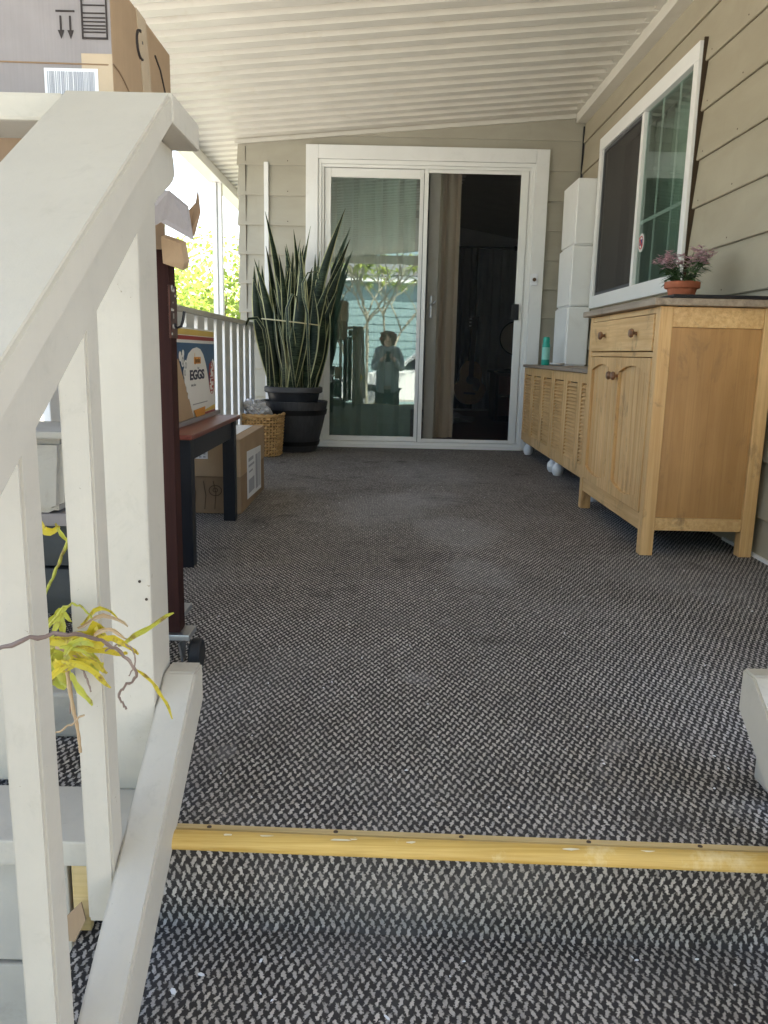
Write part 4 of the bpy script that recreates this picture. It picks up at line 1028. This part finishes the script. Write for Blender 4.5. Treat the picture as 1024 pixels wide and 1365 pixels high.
# ---- rolling rack
rk = thing('rolling_rack', 'dark brown rolling rack with wire shelves behind the stair newel post', 'rack', (-.68, 1.8, 0))
for (xx, yy) in ((-.468, 1.585), (-.514, 1.74), (-.86, 1.585), (-.90, 1.74)):
    MB().box(xx, xx+.050, yy, yy+.045, .095, .865, .003).build('post', M['brownpost'], rk)
    wh = MB().box(xx+.004, xx+.072, yy-.012, yy+.052, .082, .0945, .002).build('caster', M['steel'], rk)
    MB().prism([(yy-.004, .072), (yy+.05, .072), (yy+.036, .025), (yy+.018, .025)], xx+.046, xx+.050, 'x').build('fork', M['steel'], wh)
    MB().lathe([(.010, -.012), (.030, -.012), (.034, -.008), (.034, .008), (.030, .012), (.010, .012)], (0, 0, 0), 24, Matrix.Translation((xx+(.074 if yy < 1.7 else .010), yy+.040, .0345)) @ Matrix.Rotation(PI/2, 4, 'Y'), cap=True).build('wheel', M['rubber'], wh, smooth=True)
for z in (.11, .50, .83):
    m = MB()
    for xx in (-.84, -.47): m.tube([(xx, 1.60, z), (xx-.045, 1.77, z)], .003, 5); m.tube([(xx, 1.60, z-.028), (xx-.045, 1.77, z-.028)], .003, 5)
    for yy in (1.60, 1.77):
        m.tube([(-.84-(yy-1.6)*.26, yy, z), (-.47-(yy-1.6)*.26, yy, z)], .003, 5); m.tube([(-.84-(yy-1.6)*.26, yy, z-.028), (-.47-(yy-1.6)*.26, yy, z-.028)], .003, 5)
        for i in range(12):
            a = -.845-(yy-1.6)*.26+i*.03; m.tube([(a, yy, z), (a+.015, yy, z-.028), (a+.030, yy, z)], .002, 4)
    for i in range(20): m.tube([(-.84+i*.018, 1.6, z+.003), (-.885+i*.018, 1.77, z+.003)], .0018, 4)
    m.build('wire_shelf', M['wire'], rk)
wp = MB(); wp.box(-.421, -.4165, 1.582, 1.632, .70, .80, .001); wp.build('clear_label', M['gdark'], rk)
m = MB()
for i in range(14): z = .705+random.random()*.09; y = 1.583+random.random()*.03; m.box(-.4163, -.4158, y, y+.008*random.random()+.002, z, z+.002+.005*random.random())
m.build('label_flecks', M['cream'], rk)
tag(MB().tube([(-.418, 1.61, .728), (-.412, 1.61, .720), (-.404, 1.61, .723), (-.400, 1.61, .735), (-.397, 1.61, .752)], .0028, 8).build('hook', M['black'], smooth=True, origin=(-.41, 1.61, .73)), 'small black hook hung on the dark rack post', 'hook')
# open carton with flaps on the rack's top shelf
oc = thing('open_carton', 'open brown carton with bent pale flaps under the large cardboard box', 'box', (-.66, 1.8, .84))
MB().box(-1.05, -.480, 1.50, 1.80, .8355, 1.045, .002).build('body', M['card2'], oc)
def flap(pts3, th, mat, nm='flap'):
    b = bmesh.new(); vs = [b.verts.new(p) for p in pts3]; f = b.faces.new(vs); n_ = f.normal.copy() if f.normal.length else Vector((0, 0, 1)); b.normal_update(); n_ = f.normal.copy()
    r = bmesh.ops.extrude_face_region(b, geom=[f]); 
    for e in r['geom']:
        if isinstance(e, bmesh.types.BMVert): e.co += n_*th
    MB().bm(b).build(nm, mat, oc)
flap([(-.468, 1.48, .955), (-.383, 1.47, .950), (-.358, 1.50, .930), (-.350, 1.50, .872), (-.405, 1.49, .900), (-.468, 1.49, .865)], .004, M['cardgrey'])
flap([(-.366, 1.51, .918), (-.347, 1.51, .938), (-.341, 1.50, .955), (-.338, 1.50, .920), (-.352, 1.51, .882), (-.362, 1.51, .878)], .004, M['card2'])
flap([(-.425, 1.56, .885), (-.385, 1.55, .872), (-.382, 1.56, .838), (-.388, 1.57, .826), (-.425, 1.57, .838)], .02, M['card'], 'folded_corner')
# big carton on top
bc = thing('large_carton', 'large taped cardboard box with barcode label at the top left', 'box', (-.75, 1.66, .99))
X1b = -.472; Yf, Yb = 1.470, 1.850
MB().box(-1.05, X1b, Yf, Yb, 1.05, 1.292, .003).build('body', M['card'], bc)
fr_ = MB().box(-1.049, X1b-.001, Yf-.0022, Yf-.0004, 1.052, 1.290).build('front_print', M['cardgrey'], bc)
MB().box(X1b-.052, X1b+.0, Yf-.0034, Yf-.0024, 1.052, 1.165).build('tape', M['tape'], bc)
def fr_pt(u, v): return None
MB().box(-.588, -.497, Yf-.0045, Yf-.0034, 1.062, 1.141, .0).build('barcode_label', M['label'], bc)
m = MB(); xx = -.583; rnd = random.Random(9)
while xx < -.503:
    w_ = rnd.choice((.0008, .0012, .002)); m.box(xx, xx+w_, Yf-.0052, Yf-.0046, 1.068, 1.136); xx += w_+rnd.choice((.0009, .0014, .0022))
m.build('barcode', M['labelgrey'], bc)
m = MB()
for (a, b, c, d_) in ((-.521, -.5185, 1.189, 1.262), (-.480, -.4775, 1.189, 1.262), (-.521, -.4775, 1.187, 1.190)): m.box(a, b, Yf-.0042, Yf-.0026, c, d_)
for k, z in enumerate((1.197, 1.202, 1.207, 1.213, 1.219, 1.226, 1.238, 1.250)): m.box(-.518, -.481, Yf-.0040, Yf-.0026, z, z+.0018)
m.build('black_grid', M['ink'], bc)
m = MB(); m.box(-.5635, -.532, Yf-.0040, Yf-.0026, 1.2280, 1.2305)
for xx in (-.556, -.540):
    m.box(xx-.0014, xx+.0014, Yf-.0040, Yf-.0026, 1.199, 1.222)
    m.prism([(xx-.0052, 1.200), (xx+.0052, 1.200), (xx, 1.187)], Yf-.0040, Yf-.0026, 'y')
m.build('arrow_symbol', M['ink'], bc)
m = MB(); m.tube([(X1b+.001, 1.47+.026*i, 1.150-.0022*i*i*.9) for i in range(8)], .0014, 5); m.tube([(-1.0, Yf-.003, 1.152), (-.7, Yf-.003, 1.150), (-.48, Yf-.003, 1.148), (X1b+.001, 1.471, 1.150)], .0014, 5); m.build('crease', M['card2'], bc)
m = MB(); m.tube([(X1b+.001, 1.632+.024*math.cos(t*.3+1.5), 1.236+.024*math.sin(t*.3+1.5)) for t in range(13)], .003, 5); m.build('ring_mark', M['ink'], bc); MB().ball((X1b, 1.645, 1.244), .011, 10, (.15, 1, 1)).build('dot_mark', M['ink'], bc); m = MB(); m.tube([(X1b+.001, 1.729, 1.25), (X1b+.001, 1.765, 1.235), (X1b+.001, 1.80, 1.20)], .002, 5); m.build('curved_mark', M['ink'], bc)
m = MB(); m.prism([(1.66, 1.06), (1.72, 1.06), (1.67, 1.2915), (1.61, 1.2915)], X1b+.0005, X1b+.0015, 'x'); m.build('tape', M['tape'], bc)
# things on the lower shelves, seen through the balusters
tub = thing('cream_tub', 'cream plastic tub on the rack seen between the stair balusters', 'tub', (-.70, 1.75, .30))
MB().prism([(-.845, .350), (-.66, .350), (-.640, .36), (-.630, .50), (-.860, .50)], 1.56, 1.76, 'y', .012).build('body', M['cream'], tub, smooth=True)
MB().box(-.865, -.625, 1.55, 1.77, .501, .516, .004).build('rim', M['cream'], tub)
tag(MB().box(-.62, -.53, 1.64, 1.78, .36, .50, .004).build('brown_parcel', M['card'], origin=(-.56, 1.76, .36)), 'small brown parcel beside the cream tub on the rack', 'box')
tag(MB().box(-.87, -.50, 1.57, 1.79, .322, .3485, .004).build('pale_tray', M['cardgrey'], origin=(-.67, 1.8, .322)), 'pale flat tray under the cream tub on the rack', 'tray')
def lump(name, c, sc_, seed, mat, label, cat, amp=.25):
    b = bmesh.new(); bmesh.ops.create_cube(b, size=2); bmesh.ops.subdivide_edges(b, edges=b.edges[:], cuts=7, use_grid_fill=True)
    for v in b.verts:
        q = v.co.copy(); q = q.lerp(q.normalized()*1.25, .25); k = 1+amp*mn.noise(q*2.3+Vector((seed, 0, 0))); v.co = Vector((c[0]+q.x*sc_[0]*k, c[1]+q.y*sc_[1]*k, c[2]+q.z*sc_[2]*(1+amp*.4*mn.noise(q*3))))
    return tag(MB().bm(b).build(name, mat, smooth=True, origin=(c[0], c[1], c[2]-sc_[2])), label, cat)
lump('dark_bag', (-.69, 1.68, .275), (.145, .09, .043), 1, M['bag'], 'dark grey folded bag, upper of two on the rack', 'bag', .1)
lump('dark_bag', (-.69, 1.68, .178), (.145, .09, .050), 2, M['bag'], 'dark grey folded bag, lower of two on the rack', 'bag', .1)
tag(MB().box(-.80, -.50, 1.30, 1.46, .0015, .085, .006).build('cream_box', M['cream'], origin=(-.65, 1.38, 0)), 'low cream box on the carpet in front of the rack', 'box')

# ---- wilted yellow plant caught on the stair balusters
wp_ = thing('wilted_plant', 'wilted plant with yellow leaves and curling brown stems on the stair balusters', 'plant', (-.36, .80, .10))
def leafband(mb, path, w_, seed=0):
    pts_ = [Vector(p) for p in path]; P2 = []
    for i in range(len(pts_)-1):
        p0_, p1_, p2_, p3_ = pts_[max(i-1, 0)], pts_[i], pts_[i+1], pts_[min(i+2, len(pts_)-1)]
        for t in (0, .25, .5, .75):
            P2.append(.5*((2*p1_)+(-p0_+p2_)*t+(2*p0_-5*p1_+4*p2_-p3_)*t*t+(-p0_+3*p1_-3*p2_+p3_)*t**3))
    P2.append(pts_[-1]); k = len(P2); o = len(mb.v); r_ = random.Random(seed); vy = Vector((r_.uniform(-.5, .5), 1, r_.uniform(-.4, .4))).normalized()
    for i, p in enumerate(P2):
        T = (P2[min(i+1, k-1)]-P2[max(i-1, 0)]).normalized(); sd_ = T.cross(vy); sd_ = sd_.normalized() if sd_.length > .05 else Vector((1, 0, 0))
        ww = w_*math.sin(PI*min(1, .1+.86*i/(k-1)))**.7*(1+.22*math.sin(i*1.9+seed))+.0003; p = p+Vector((0, .0016*math.sin(i*1.3+seed), .0012*math.cos(i*1.7+seed))); fold = T.cross(sd_)*ww*.5
        mb.v += [tuple(p+sd_*ww+fold), tuple(p), tuple(p-sd_*ww+fold)]
    for i in range(k-1):
        for q in range(2): a = o+i*3+q; mb.f.append((a, a+3, a+4, a+1))
def smoothp(path):
    pts_ = [Vector(p) for p in path]; P2 = []
    for i in range(len(pts_)-1):
        p0_, p1_, p2_, p3_ = pts_[max(i-1, 0)], pts_[i], pts_[i+1], pts_[min(i+2, len(pts_)-1)]
        for t in (0, .2, .4, .6, .8): P2.append(.5*((2*p1_)+(-p0_+p2_)*t+(2*p0_-5*p1_+4*p2_-p3_)*t*t+(-p0_+3*p1_-3*p2_+p3_)*t**3))
    P2.append(pts_[-1]); return P2
def wstem(path, r0, r1, mat, n):
    p = [q+Vector((0, 0, .0012*math.sin(i*1.7)+.0008*math.sin(i*4.1))) for i, q in enumerate(smoothp(path))]; k = len(p); MB().tube(p, [(r0+(r1-r0)*i/(k-1))*.78*(1+.18*math.sin(i*2.3)) for i in range(k)], 7).build(n, M[mat], wp_, smooth=True)
wl_i = [0]
def wleaf(path, w_, mat, n):
    wl_i[0] += 1; m = MB(); leafband(m, path, w_*.78, wl_i[0]); m.build(n, M[mat], wp_, smooth=True)
wstem([(-0.363, 0.700, 0.399), (-0.324, 0.700, 0.413), (-0.297, 0.720, 0.411), (-0.299, 0.800, 0.376), (-0.289, 0.840, 0.346), (-0.278, 0.850, 0.324), (-0.279, 0.860, 0.308), (-0.293, 0.860, 0.296), (-0.300, 0.860, 0.285), (-0.296, 0.860, 0.276), (-0.292, 0.860, 0.269)], 0.003, 0.0016, 'ydryb', 'stem')
wstem([(-0.313, 0.860, 0.339), (-0.298, 0.860, 0.347), (-0.286, 0.860, 0.346), (-0.280, 0.860, 0.336), (-0.280, 0.860, 0.322), (-0.287, 0.860, 0.310)], 0.0014, 0.001, 'ydryb', 'stem')
wstem([(-0.387, 0.880, 0.357), (-0.366, 0.880, 0.383), (-0.350, 0.880, 0.387), (-0.338, 0.880, 0.377), (-0.328, 0.880, 0.362)], 0.0022, 0.0012, 'ygreen', 'stem')
wleaf([(-0.299, 0.860, 0.345), (-0.269, 0.860, 0.365), (-0.233, 0.860, 0.388)], 0.004, 'ygreen', 'leaf')
wleaf([(-0.281, 0.860, 0.321), (-0.263, 0.860, 0.307), (-0.248, 0.860, 0.285), (-0.238, 0.860, 0.259)], 0.0042, 'yleaf', 'leaf')
wleaf([(-0.396, 0.900, 0.350), (-0.384, 0.900, 0.367), (-0.370, 0.900, 0.378)], 0.005, 'ygreen', 'leaf')
wleaf([(-0.385, 0.900, 0.328), (-0.377, 0.900, 0.348), (-0.377, 0.900, 0.367)], 0.005, 'ygreen', 'leaf')
wleaf([(-0.384, 0.870, 0.345), (-0.351, 0.870, 0.351), (-0.316, 0.870, 0.362)], 0.0085, 'yleaf', 'leaf')
wleaf([(-0.335, 0.870, 0.351), (-0.324, 0.870, 0.366), (-0.314, 0.870, 0.359)], 0.009, 'yleaf', 'leaf')
wleaf([(-0.394, 0.900, 0.327), (-0.399, 0.900, 0.299), (-0.377, 0.900, 0.275)], 0.011, 'ygreen', 'leaf')
wleaf([(-0.381, 0.900, 0.330), (-0.395, 0.900, 0.310), (-0.393, 0.900, 0.286)], 0.011, 'ygreen', 'leaf')
wleaf([(-0.364, 0.890, 0.338), (-0.375, 0.890, 0.315), (-0.369, 0.890, 0.284)], 0.012, 'ygreen', 'leaf')
wleaf([(-0.351, 0.870, 0.349), (-0.333, 0.870, 0.331), (-0.316, 0.870, 0.307)], 0.006, 'yleaf', 'leaf')
wleaf([(-0.364, 0.880, 0.336), (-0.343, 0.880, 0.319), (-0.323, 0.880, 0.314)], 0.009, 'yleaf', 'leaf')
wleaf([(-0.368, 0.870, 0.350), (-0.343, 0.870, 0.340), (-0.308, 0.870, 0.335), (-0.291, 0.870, 0.332)], 0.005, 'yleaf', 'leaf')
wleaf([(-0.358, 0.870, 0.306), (-0.347, 0.870, 0.286), (-0.334, 0.870, 0.268)], 0.0045, 'ygreen', 'leaf')
wleaf([(-0.334, 0.870, 0.340), (-0.330, 0.870, 0.320), (-0.327, 0.870, 0.305)], 0.005, 'ygreen', 'leaf')
wleaf([(-0.381, 0.880, 0.319), (-0.367, 0.880, 0.311), (-0.347, 0.880, 0.321)], 0.009, 'yleaf', 'leaf')
wleaf([(-0.398, 0.900, 0.291), (-0.384, 0.900, 0.286), (-0.369, 0.900, 0.292)], 0.009, 'ygreen', 'leaf')
wleaf([(-0.340, 0.860, 0.358), (-0.323, 0.860, 0.348), (-0.313, 0.860, 0.355)], 0.008, 'yleaf', 'leaf')
wstem([(-0.367, 0.880, 0.314), (-0.363, 0.880, 0.267), (-0.358, 0.880, 0.232), (-0.356, 0.880, 0.202)], 0.0034, 0.0022, 'ydryt', 'stem')
wstem([(-0.368, 0.890, 0.310), (-0.367, 0.890, 0.282), (-0.370, 0.890, 0.248)], 0.0018, 0.001, 'ydryb', 'stem')
wstem([(-0.350, 0.860, 0.329), (-0.339, 0.860, 0.313), (-0.334, 0.860, 0.298), (-0.332, 0.860, 0.289)], 0.0018, 0.0012, 'ydryb', 'stem')
wstem([(-0.381, 0.860, 0.234), (-0.361, 0.860, 0.245), (-0.341, 0.860, 0.261)], 0.0016, 0.0016, 'ydryt', 'stem')
wleaf([(-0.430, 0.970, 0.466), (-0.419, 0.970, 0.453), (-0.402, 0.970, 0.458)], 0.0065, 'yleaf', 'leaf')
wleaf([(-0.407, 0.970, 0.462), (-0.399, 0.970, 0.449), (-0.392, 0.970, 0.438)], 0.0035, 'ygreen', 'leaf')
wstem([(-0.390, 0.970, 0.447), (-0.402, 0.970, 0.420), (-0.415, 0.970, 0.392), (-0.428, 0.970, 0.366)], 0.003, 0.0022, 'ygreen', 'stem')

rnd = random.Random(17)
for i in range(16):
    p = Vector((-.352+rnd.uniform(-.03, .03), .868+rnd.uniform(-.02, .03), .33+rnd.uniform(-.02, .03))); a = rnd.uniform(-.4, 3.6); L = rnd.uniform(.03, .06)
    q = p+Vector((math.cos(a)*L*.6, rnd.uniform(-.01, .01), math.sin(a)*L*.6)); e = q+Vector((math.cos(a)*L*.5, rnd.uniform(-.01, .01), math.sin(a)*L*.2-.02))
    wleaf([p, q, e], rnd.uniform(.0025, .0055), rnd.choice(('yleaf', 'ygreen', 'yleaf', 'ydryt')), 'leaf')
# ================================================================== OUTSIDE LEFT
def leafcloud(mb, c, r, n, size, rnd, squash=.8):
    for i in range(n):
        while True:
            q = Vector((rnd.uniform(-1, 1), rnd.uniform(-1, 1), rnd.uniform(-1, 1)))
            if .25 < q.length < 1: break
        nn = mn.noise(q*2.4+Vector(c)*.7)
        if nn < -.12: continue
        p = Vector(c)+Vector((q.x*r, q.y*r, q.z*r*squash))*(1+.3*nn)
        d = Vector((rnd.gauss(0, 1), rnd.gauss(0, 1), rnd.gauss(0, .6))).normalized(); s = d.cross(Vector((rnd.gauss(0, 1), rnd.gauss(0, 1), rnd.gauss(0, 1)))).normalized()
        L = size*rnd.uniform(.6, 1.4); W = L*.36; o = len(mb.v)
        mb.v += [tuple(p), tuple(p+d*L*.5+s*W), tuple(p+d*L), tuple(p+d*L*.5-s*W)]; mb.f.append((o, o+1, o+2, o+3))
def tree(name, label, cat, base, h, spread, nclump, leafn, size, mat, bark, seed, group=None, crown0=.35, trunk=.06):
    rnd = random.Random(seed); t = thing(name, label, cat, base, group); B = Vector(base); tr = MB(); cr_ = MB()
    top = B+Vector((rnd.uniform(-.2, .2), rnd.uniform(-.2, .2), h*.6)); tr.tube(smoothp([B, B.lerp(top, .5)+Vector((.06, .04, 0)), top]), [trunk*(1-.6*i/10) for i in range(11)], 8)
    for i in range(nclump):
        a = rnd.random()*2*PI; rr = spread*rnd.random()**.5; z = rnd.uniform(crown0, .95)*h
        c = B+Vector((math.cos(a)*rr, math.sin(a)*rr, z)); s0 = B.lerp(top, min(1, z/h*.8)); tr.tube([s0, s0.lerp(c, .5)+Vector((0, 0, .05*h)), c], [trunk*.4, trunk*.25, trunk*.1], 5)
        leafcloud(cr_, c, spread*rnd.uniform(.3, .5), leafn, size, rnd)
    tr.build('trunk', M[bark], t, smooth=True); cr_.build('crown', M[mat], t)
    return t
tree('shrub', 'bright yellow-green bush seen past the rack post', 'bush', (-2.7, 9.2, -.63), 2.45, .85, 22, 330, .06, 'shrub', 'bark', 1, 'bushes beyond the porch railing', .22)
tree('shrub', 'bright yellow-green bush directly behind the slim awning post', 'bush', (-1.95, 8.7, -.63), 1.95, .65, 15, 320, .055, 'shrub', 'bark', 2, 'bushes beyond the porch railing', .25)
tree('shrub', 'lower yellow-green bush at the house corner right of the awning post', 'bush', (-2.2, 12.0, -.63), 2.9, 1.0, 20, 330, .07, 'shrub', 'bark', 3, 'bushes beyond the porch railing', .25)
tree('sapling', 'thin sparse-leaved sapling rising above the bushes by the awning post', 'tree', (-3.1, 13.0, -.63), 3.6, .8, 16, 90, .07, 'shrub', 'bark', 4, None, .4, .03)

# ================================================================== BEHIND THE CAMERA (seen in the glass)
nh = thing('neighbour_house', 'pale blue-white house across the driveway reflected in the patio door glass', 'house', (0, -9, -.63))
m = MB(); boards(m, 'y', 0, 0, 0.001, 0, 0.001, 0)
m = MB(); zb = -.6
while zb < 2.3:
    m.prism([(-9.0, zb), (-8.978, zb), (-8.992, zb+.2), (-9.0, zb+.2)], -9, 9, 'x'); zb += .2
m.build('wall', M['nwall'], nh)
MB().box(-9, 9, -14, -9.001, -.62, 2.4).build('wall_core', M['nwall'], nh)
MB().box(-9.4, 9.4, -9.35, -8.75, 2.41, 2.56, .01).build('fascia', M['alum'], nh)
MB().prism([(-8.7, 2.57), (-14.5, 2.57), (-11.5, 3.3)], -9.4, 9.4, 'x').build('roof', M['nroof'], nh)
for xx in (-3.2, 2.6):
    wf = MB().box(xx, xx+1.2, -8.975, -8.94, .7, 1.8, .005).build('window', M['alum'], nh); MB().box(xx+.06, xx+1.14, -8.939, -8.935, .76, 1.74).build('pane', M['cglass'], wf)
# plumeria
pl = thing('plumeria_tree', 'sparse plumeria with forked pale branches reflected in the patio door glass', 'tree', (-.35, -4.0, -.63))
rnd = random.Random(12); tm = MB(); tl_ = MB()
def grow(p, d, L, r, lev):
    e = p+d*L; tm.tube([p, p.lerp(e, .5)+Vector((rnd.uniform(-.02, .02), 0, .02)), e], [r, r*.85, r*.75], 7)
    if lev == 0:
        for k in range(16):
            a = rnd.random()*2*PI; blade(tl_, e, Vector((math.cos(a), math.sin(a), rnd.uniform(-.2, 1.2))), rnd.uniform(.16, .30), .030, .9)
        return
    n_ = rnd.choice((2, 3, 3)); a0 = rnd.random()*PI*2
    for k in range(n_):
        a = a0+2*PI*k/n_; dd = (d*1.0+Vector((math.cos(a), math.sin(a), 0))*.75+Vector((0, 0, .15))).normalized(); grow(e, dd, L*rnd.uniform(.68, .9), r*.72, lev-1)
for dx in (-.25, .25, .0): grow(Vector((-.35+dx*.3, -4, -.63)), Vector((dx, rnd.uniform(-.2, .2), 1)).normalized(), 1.15, .036, 4)
tm.build('trunk', M['pbark'], pl, smooth=True); tl_.build('crown', M['plum'], pl)
# parked car
pcx, pcy = 1.1, -6.4
ca = thing('parked_car', 'pale parked car on the driveway reflected beside the photographer', 'car', (pcx, pcy, -.63))
g0 = -.63
body = [(-2.2, .35), (-2.15, .75), (-1.5, .88), (-.95, .95), (1.5, .98), (2.1, .9), (2.2, .6), (2.15, .32), (-2.1, .28)]
MB().prism([(pcx+a, g0+b) for a, b in body], pcy-.85, pcy+.85, 'y', .05).build('body', M['carpaint'], ca, smooth=True)
MB().prism([(pcx-.95, g0+.93), (pcx-.3, g0+1.42), (pcx+1.0, g0+1.45), (pcx+1.7, g0+.96)], pcy-.74, pcy+.74, 'y', .05).build('cabin', M['carpaint'], ca, smooth=True)
for s in (-1, 1):
    MB().prism([(pcx-.78, g0+.98), (pcx-.25, g0+1.36), (pcx+.3, g0+1.38), (pcx+.3, g0+.98)], pcy+s*.742, pcy+s*.752, 'y').build('side_window', M['cglass'], ca)
    MB().prism([(pcx+.36, g0+.98), (pcx+.36, g0+1.38), (pcx+.95, g0+1.38), (pcx+1.5, g0+.98)], pcy+s*.742, pcy+s*.752, 'y').build('side_window', M['cglass'], ca)
    for xx in (-1.4, 1.35):
        wl = MB().lathe([(.12, -.1), (.30, -.1), (.33, -.07), (.33, .07), (.30, .1), (.12, .1)], (0, 0, 0), 28, Matrix.Translation((pcx+xx, pcy+s*.80, g0+.33)) @ Matrix.Rotation(PI/2, 4, 'X')).build('wheel', M['rubber'], ca, smooth=True)
        MB().lathe([(.19, 0), (.19, .01), (.05, .02)], (0, 0, 0), 20, Matrix.Translation((pcx+xx, pcy+s*.90, g0+.33)) @ Matrix.Rotation(-s*PI/2, 4, 'X')).build('rim', M['steel'], wl)
    MB().box(pcx-2.19, pcx-2.12, pcy+s*.45-.0, pcy+s*.75, g0+.62, g0+.74, .01).build('headlight', M['label'], ca) if s > 0 else MB().box(pcx-2.19, pcx-2.12, pcy-.75, pcy-.45, g0+.62, g0+.74, .01).build('headlight', M['label'], ca)

# photographer: one continuous skinned body
def skinned(name, verts, edges, radii, mat, parent, sub=2, root=0):
    me = bpy.data.meshes.new(name); off = Vector(parent['_o'])
    me.from_pydata([tuple(Vector(v)-off) for v in verts], edges, []); ob = bpy.data.objects.new(name, me); COL.objects.link(ob)
    md = ob.modifiers.new('s', 'SKIN'); md.use_smooth_shade = True
    for i, r in enumerate(radii):
        sv = me.skin_vertices[0].data[i]; sv.radius = (r, r) if not isinstance(r, tuple) else r; sv.use_root = (i == root)
    m2 = ob.modifiers.new('d', 'SUBSURF'); m2.levels = sub; m2.render_levels = sub
    dg = bpy.context.evaluated_depsgraph_get(); me2 = bpy.data.meshes.new_from_object(ob.evaluated_get(dg)); bpy.data.objects.remove(ob)
    me2.materials.clear(); me2.materials.append(mat); o = bpy.data.objects.new(name, me2); COL.objects.link(o); o.parent = parent; o['_o'] = tuple(off); return o
pe = thing('person', 'curly-haired person in pale jacket and dark trousers holding up a phone', 'person', (.04, -.42, -.63))
px_, py_ = .04, -.42
V = [(0, 0, .16), (0, 0, .32), (0, .01, .50), (0, -.01, .66), (0, .0, .73), (0, .02, .80), (0, .03, .90), (0, .02, .96),
     (-.16, -.01, .70), (-.21, .04, .44), (-.09, .29, .585), (.16, -.01, .70), (.21, .04, .44), (.09, .29, .585),
     (-.09, 0, .08), (-.10, .02, -.20), (-.10, -.01, -.55), (-.11, .12, -.60), (.09, 0, .08), (.10, .02, -.20), (.10, -.01, -.55), (.11, .12, -.60), (-.05, .345, .61), (.05, .345, .61)]
V = [(a+px_, b+py_, c) for a, b, c in V]
Eg = [(0, 1), (1, 2), (2, 3), (3, 4), (4, 5), (5, 6), (6, 7), (3, 8), (8, 9), (9, 10), (10, 22), (3, 11), (11, 12), (12, 13), (13, 23), (0, 14), (14, 15), (15, 16), (16, 17), (0, 18), (18, 19), (19, 20), (20, 21)]
Rd = [.13, .115, .13, .12, .05, .055, .085, .06, .055, .042, .028, .055, .042, .028, .085, .06, .042, .035, .085, .06, .042, .035, .03, .03]
skinned('body', V, Eg, Rd, M['skin'], pe)
def shell(name, idx, edges, grow_, mat):
    mp = {k: i for i, k in enumerate(idx)}
    skinned(name, [V[k] for k in idx], [(mp[a], mp[b]) for a, b in edges], [Rd[k]*1.0+grow_ for k in idx], mat, pe)
shell('shirt', [0, 1, 2, 3], [(0, 1), (1, 2), (2, 3)], .020, M['shirt'])
shell('trousers', [0, 14, 15, 16, 18, 19, 20], [(0, 14), (14, 15), (15, 16), (0, 18), (18, 19), (19, 20)], .026, M['pants'])
shell('jacket_sleeves', [3, 8, 9, 10, 11, 12, 13], [(3, 8), (8, 9), (9, 10), (3, 11), (11, 12), (12, 13)], .014, M['jacket'])
m = MB()
for s in (-1, 1): m.prism([(px_+s*.05, .10), (px_+s*.17, .08), (px_+s*.165, .66), (px_+s*.07, .71)], py_+.135, py_+.15, 'y', .004)
m.build('jacket_front', M['jacket'], pe)
m = MB(); rnd = random.Random(2)
for i in range(300):
    q = Vector((rnd.gauss(0, 1), rnd.gauss(0, 1), rnd.gauss(0, 1))).normalized()*rnd.uniform(.95, 1.18)
    if q.y > .62 and q.z < .35 and abs(q.x) < .62: continue
    m.ball((px_+q.x*.098, py_+.0+q.y*.095, .895+q.z*.085), rnd.uniform(.012, .030), 7)
m.build('hair', M['hair'], pe, smooth=True)
m = MB(); m.ball((px_, py_+.125, .885), .014, 8, (.8, 1.2, 1.3)); m.build('nose', M['skin'], pe, smooth=True)
for s in (-1, 1): MB().ball((px_+s*.032, py_+.106, .905), .011, 8, (1.2, .6, .7)).build('eye', M['ink'], pe)
MB().ball((px_, py_+.108, .850), .018, 8, (1.2, .4, .35)).build('mouth', M['ered'], pe)
for s in (-1, 1):
    for k in range(4):
        z = .60+.021*k; skinned('finger', [(px_+s*.056, py_+.345, z), (px_+s*.040, py_+.378, z+.003), (px_+s*(.020-.003*k), py_+.388, z+.004)], [(0, 1), (1, 2)], [.010, .009, .007], M['skin'], pe, 1)
    skinned('thumb', [(px_+s*.055, py_+.335, .60), (px_+s*.035, py_+.352, .60), (px_+s*.015, py_+.358, .625)], [(0, 1), (1, 2)], [.012, .010, .008], M['skin'], pe, 1)
tag(MB().box(px_-.038, px_+.038, py_+.362, py_+.371, .56, .71, .004).build('phone', M['phone'], origin=(px_, py_+.366, .56)), 'dark phone held upright in both hands of the person', 'phone')

for o in bpy.data.objects:
    if '_o' in o: del o['_o']
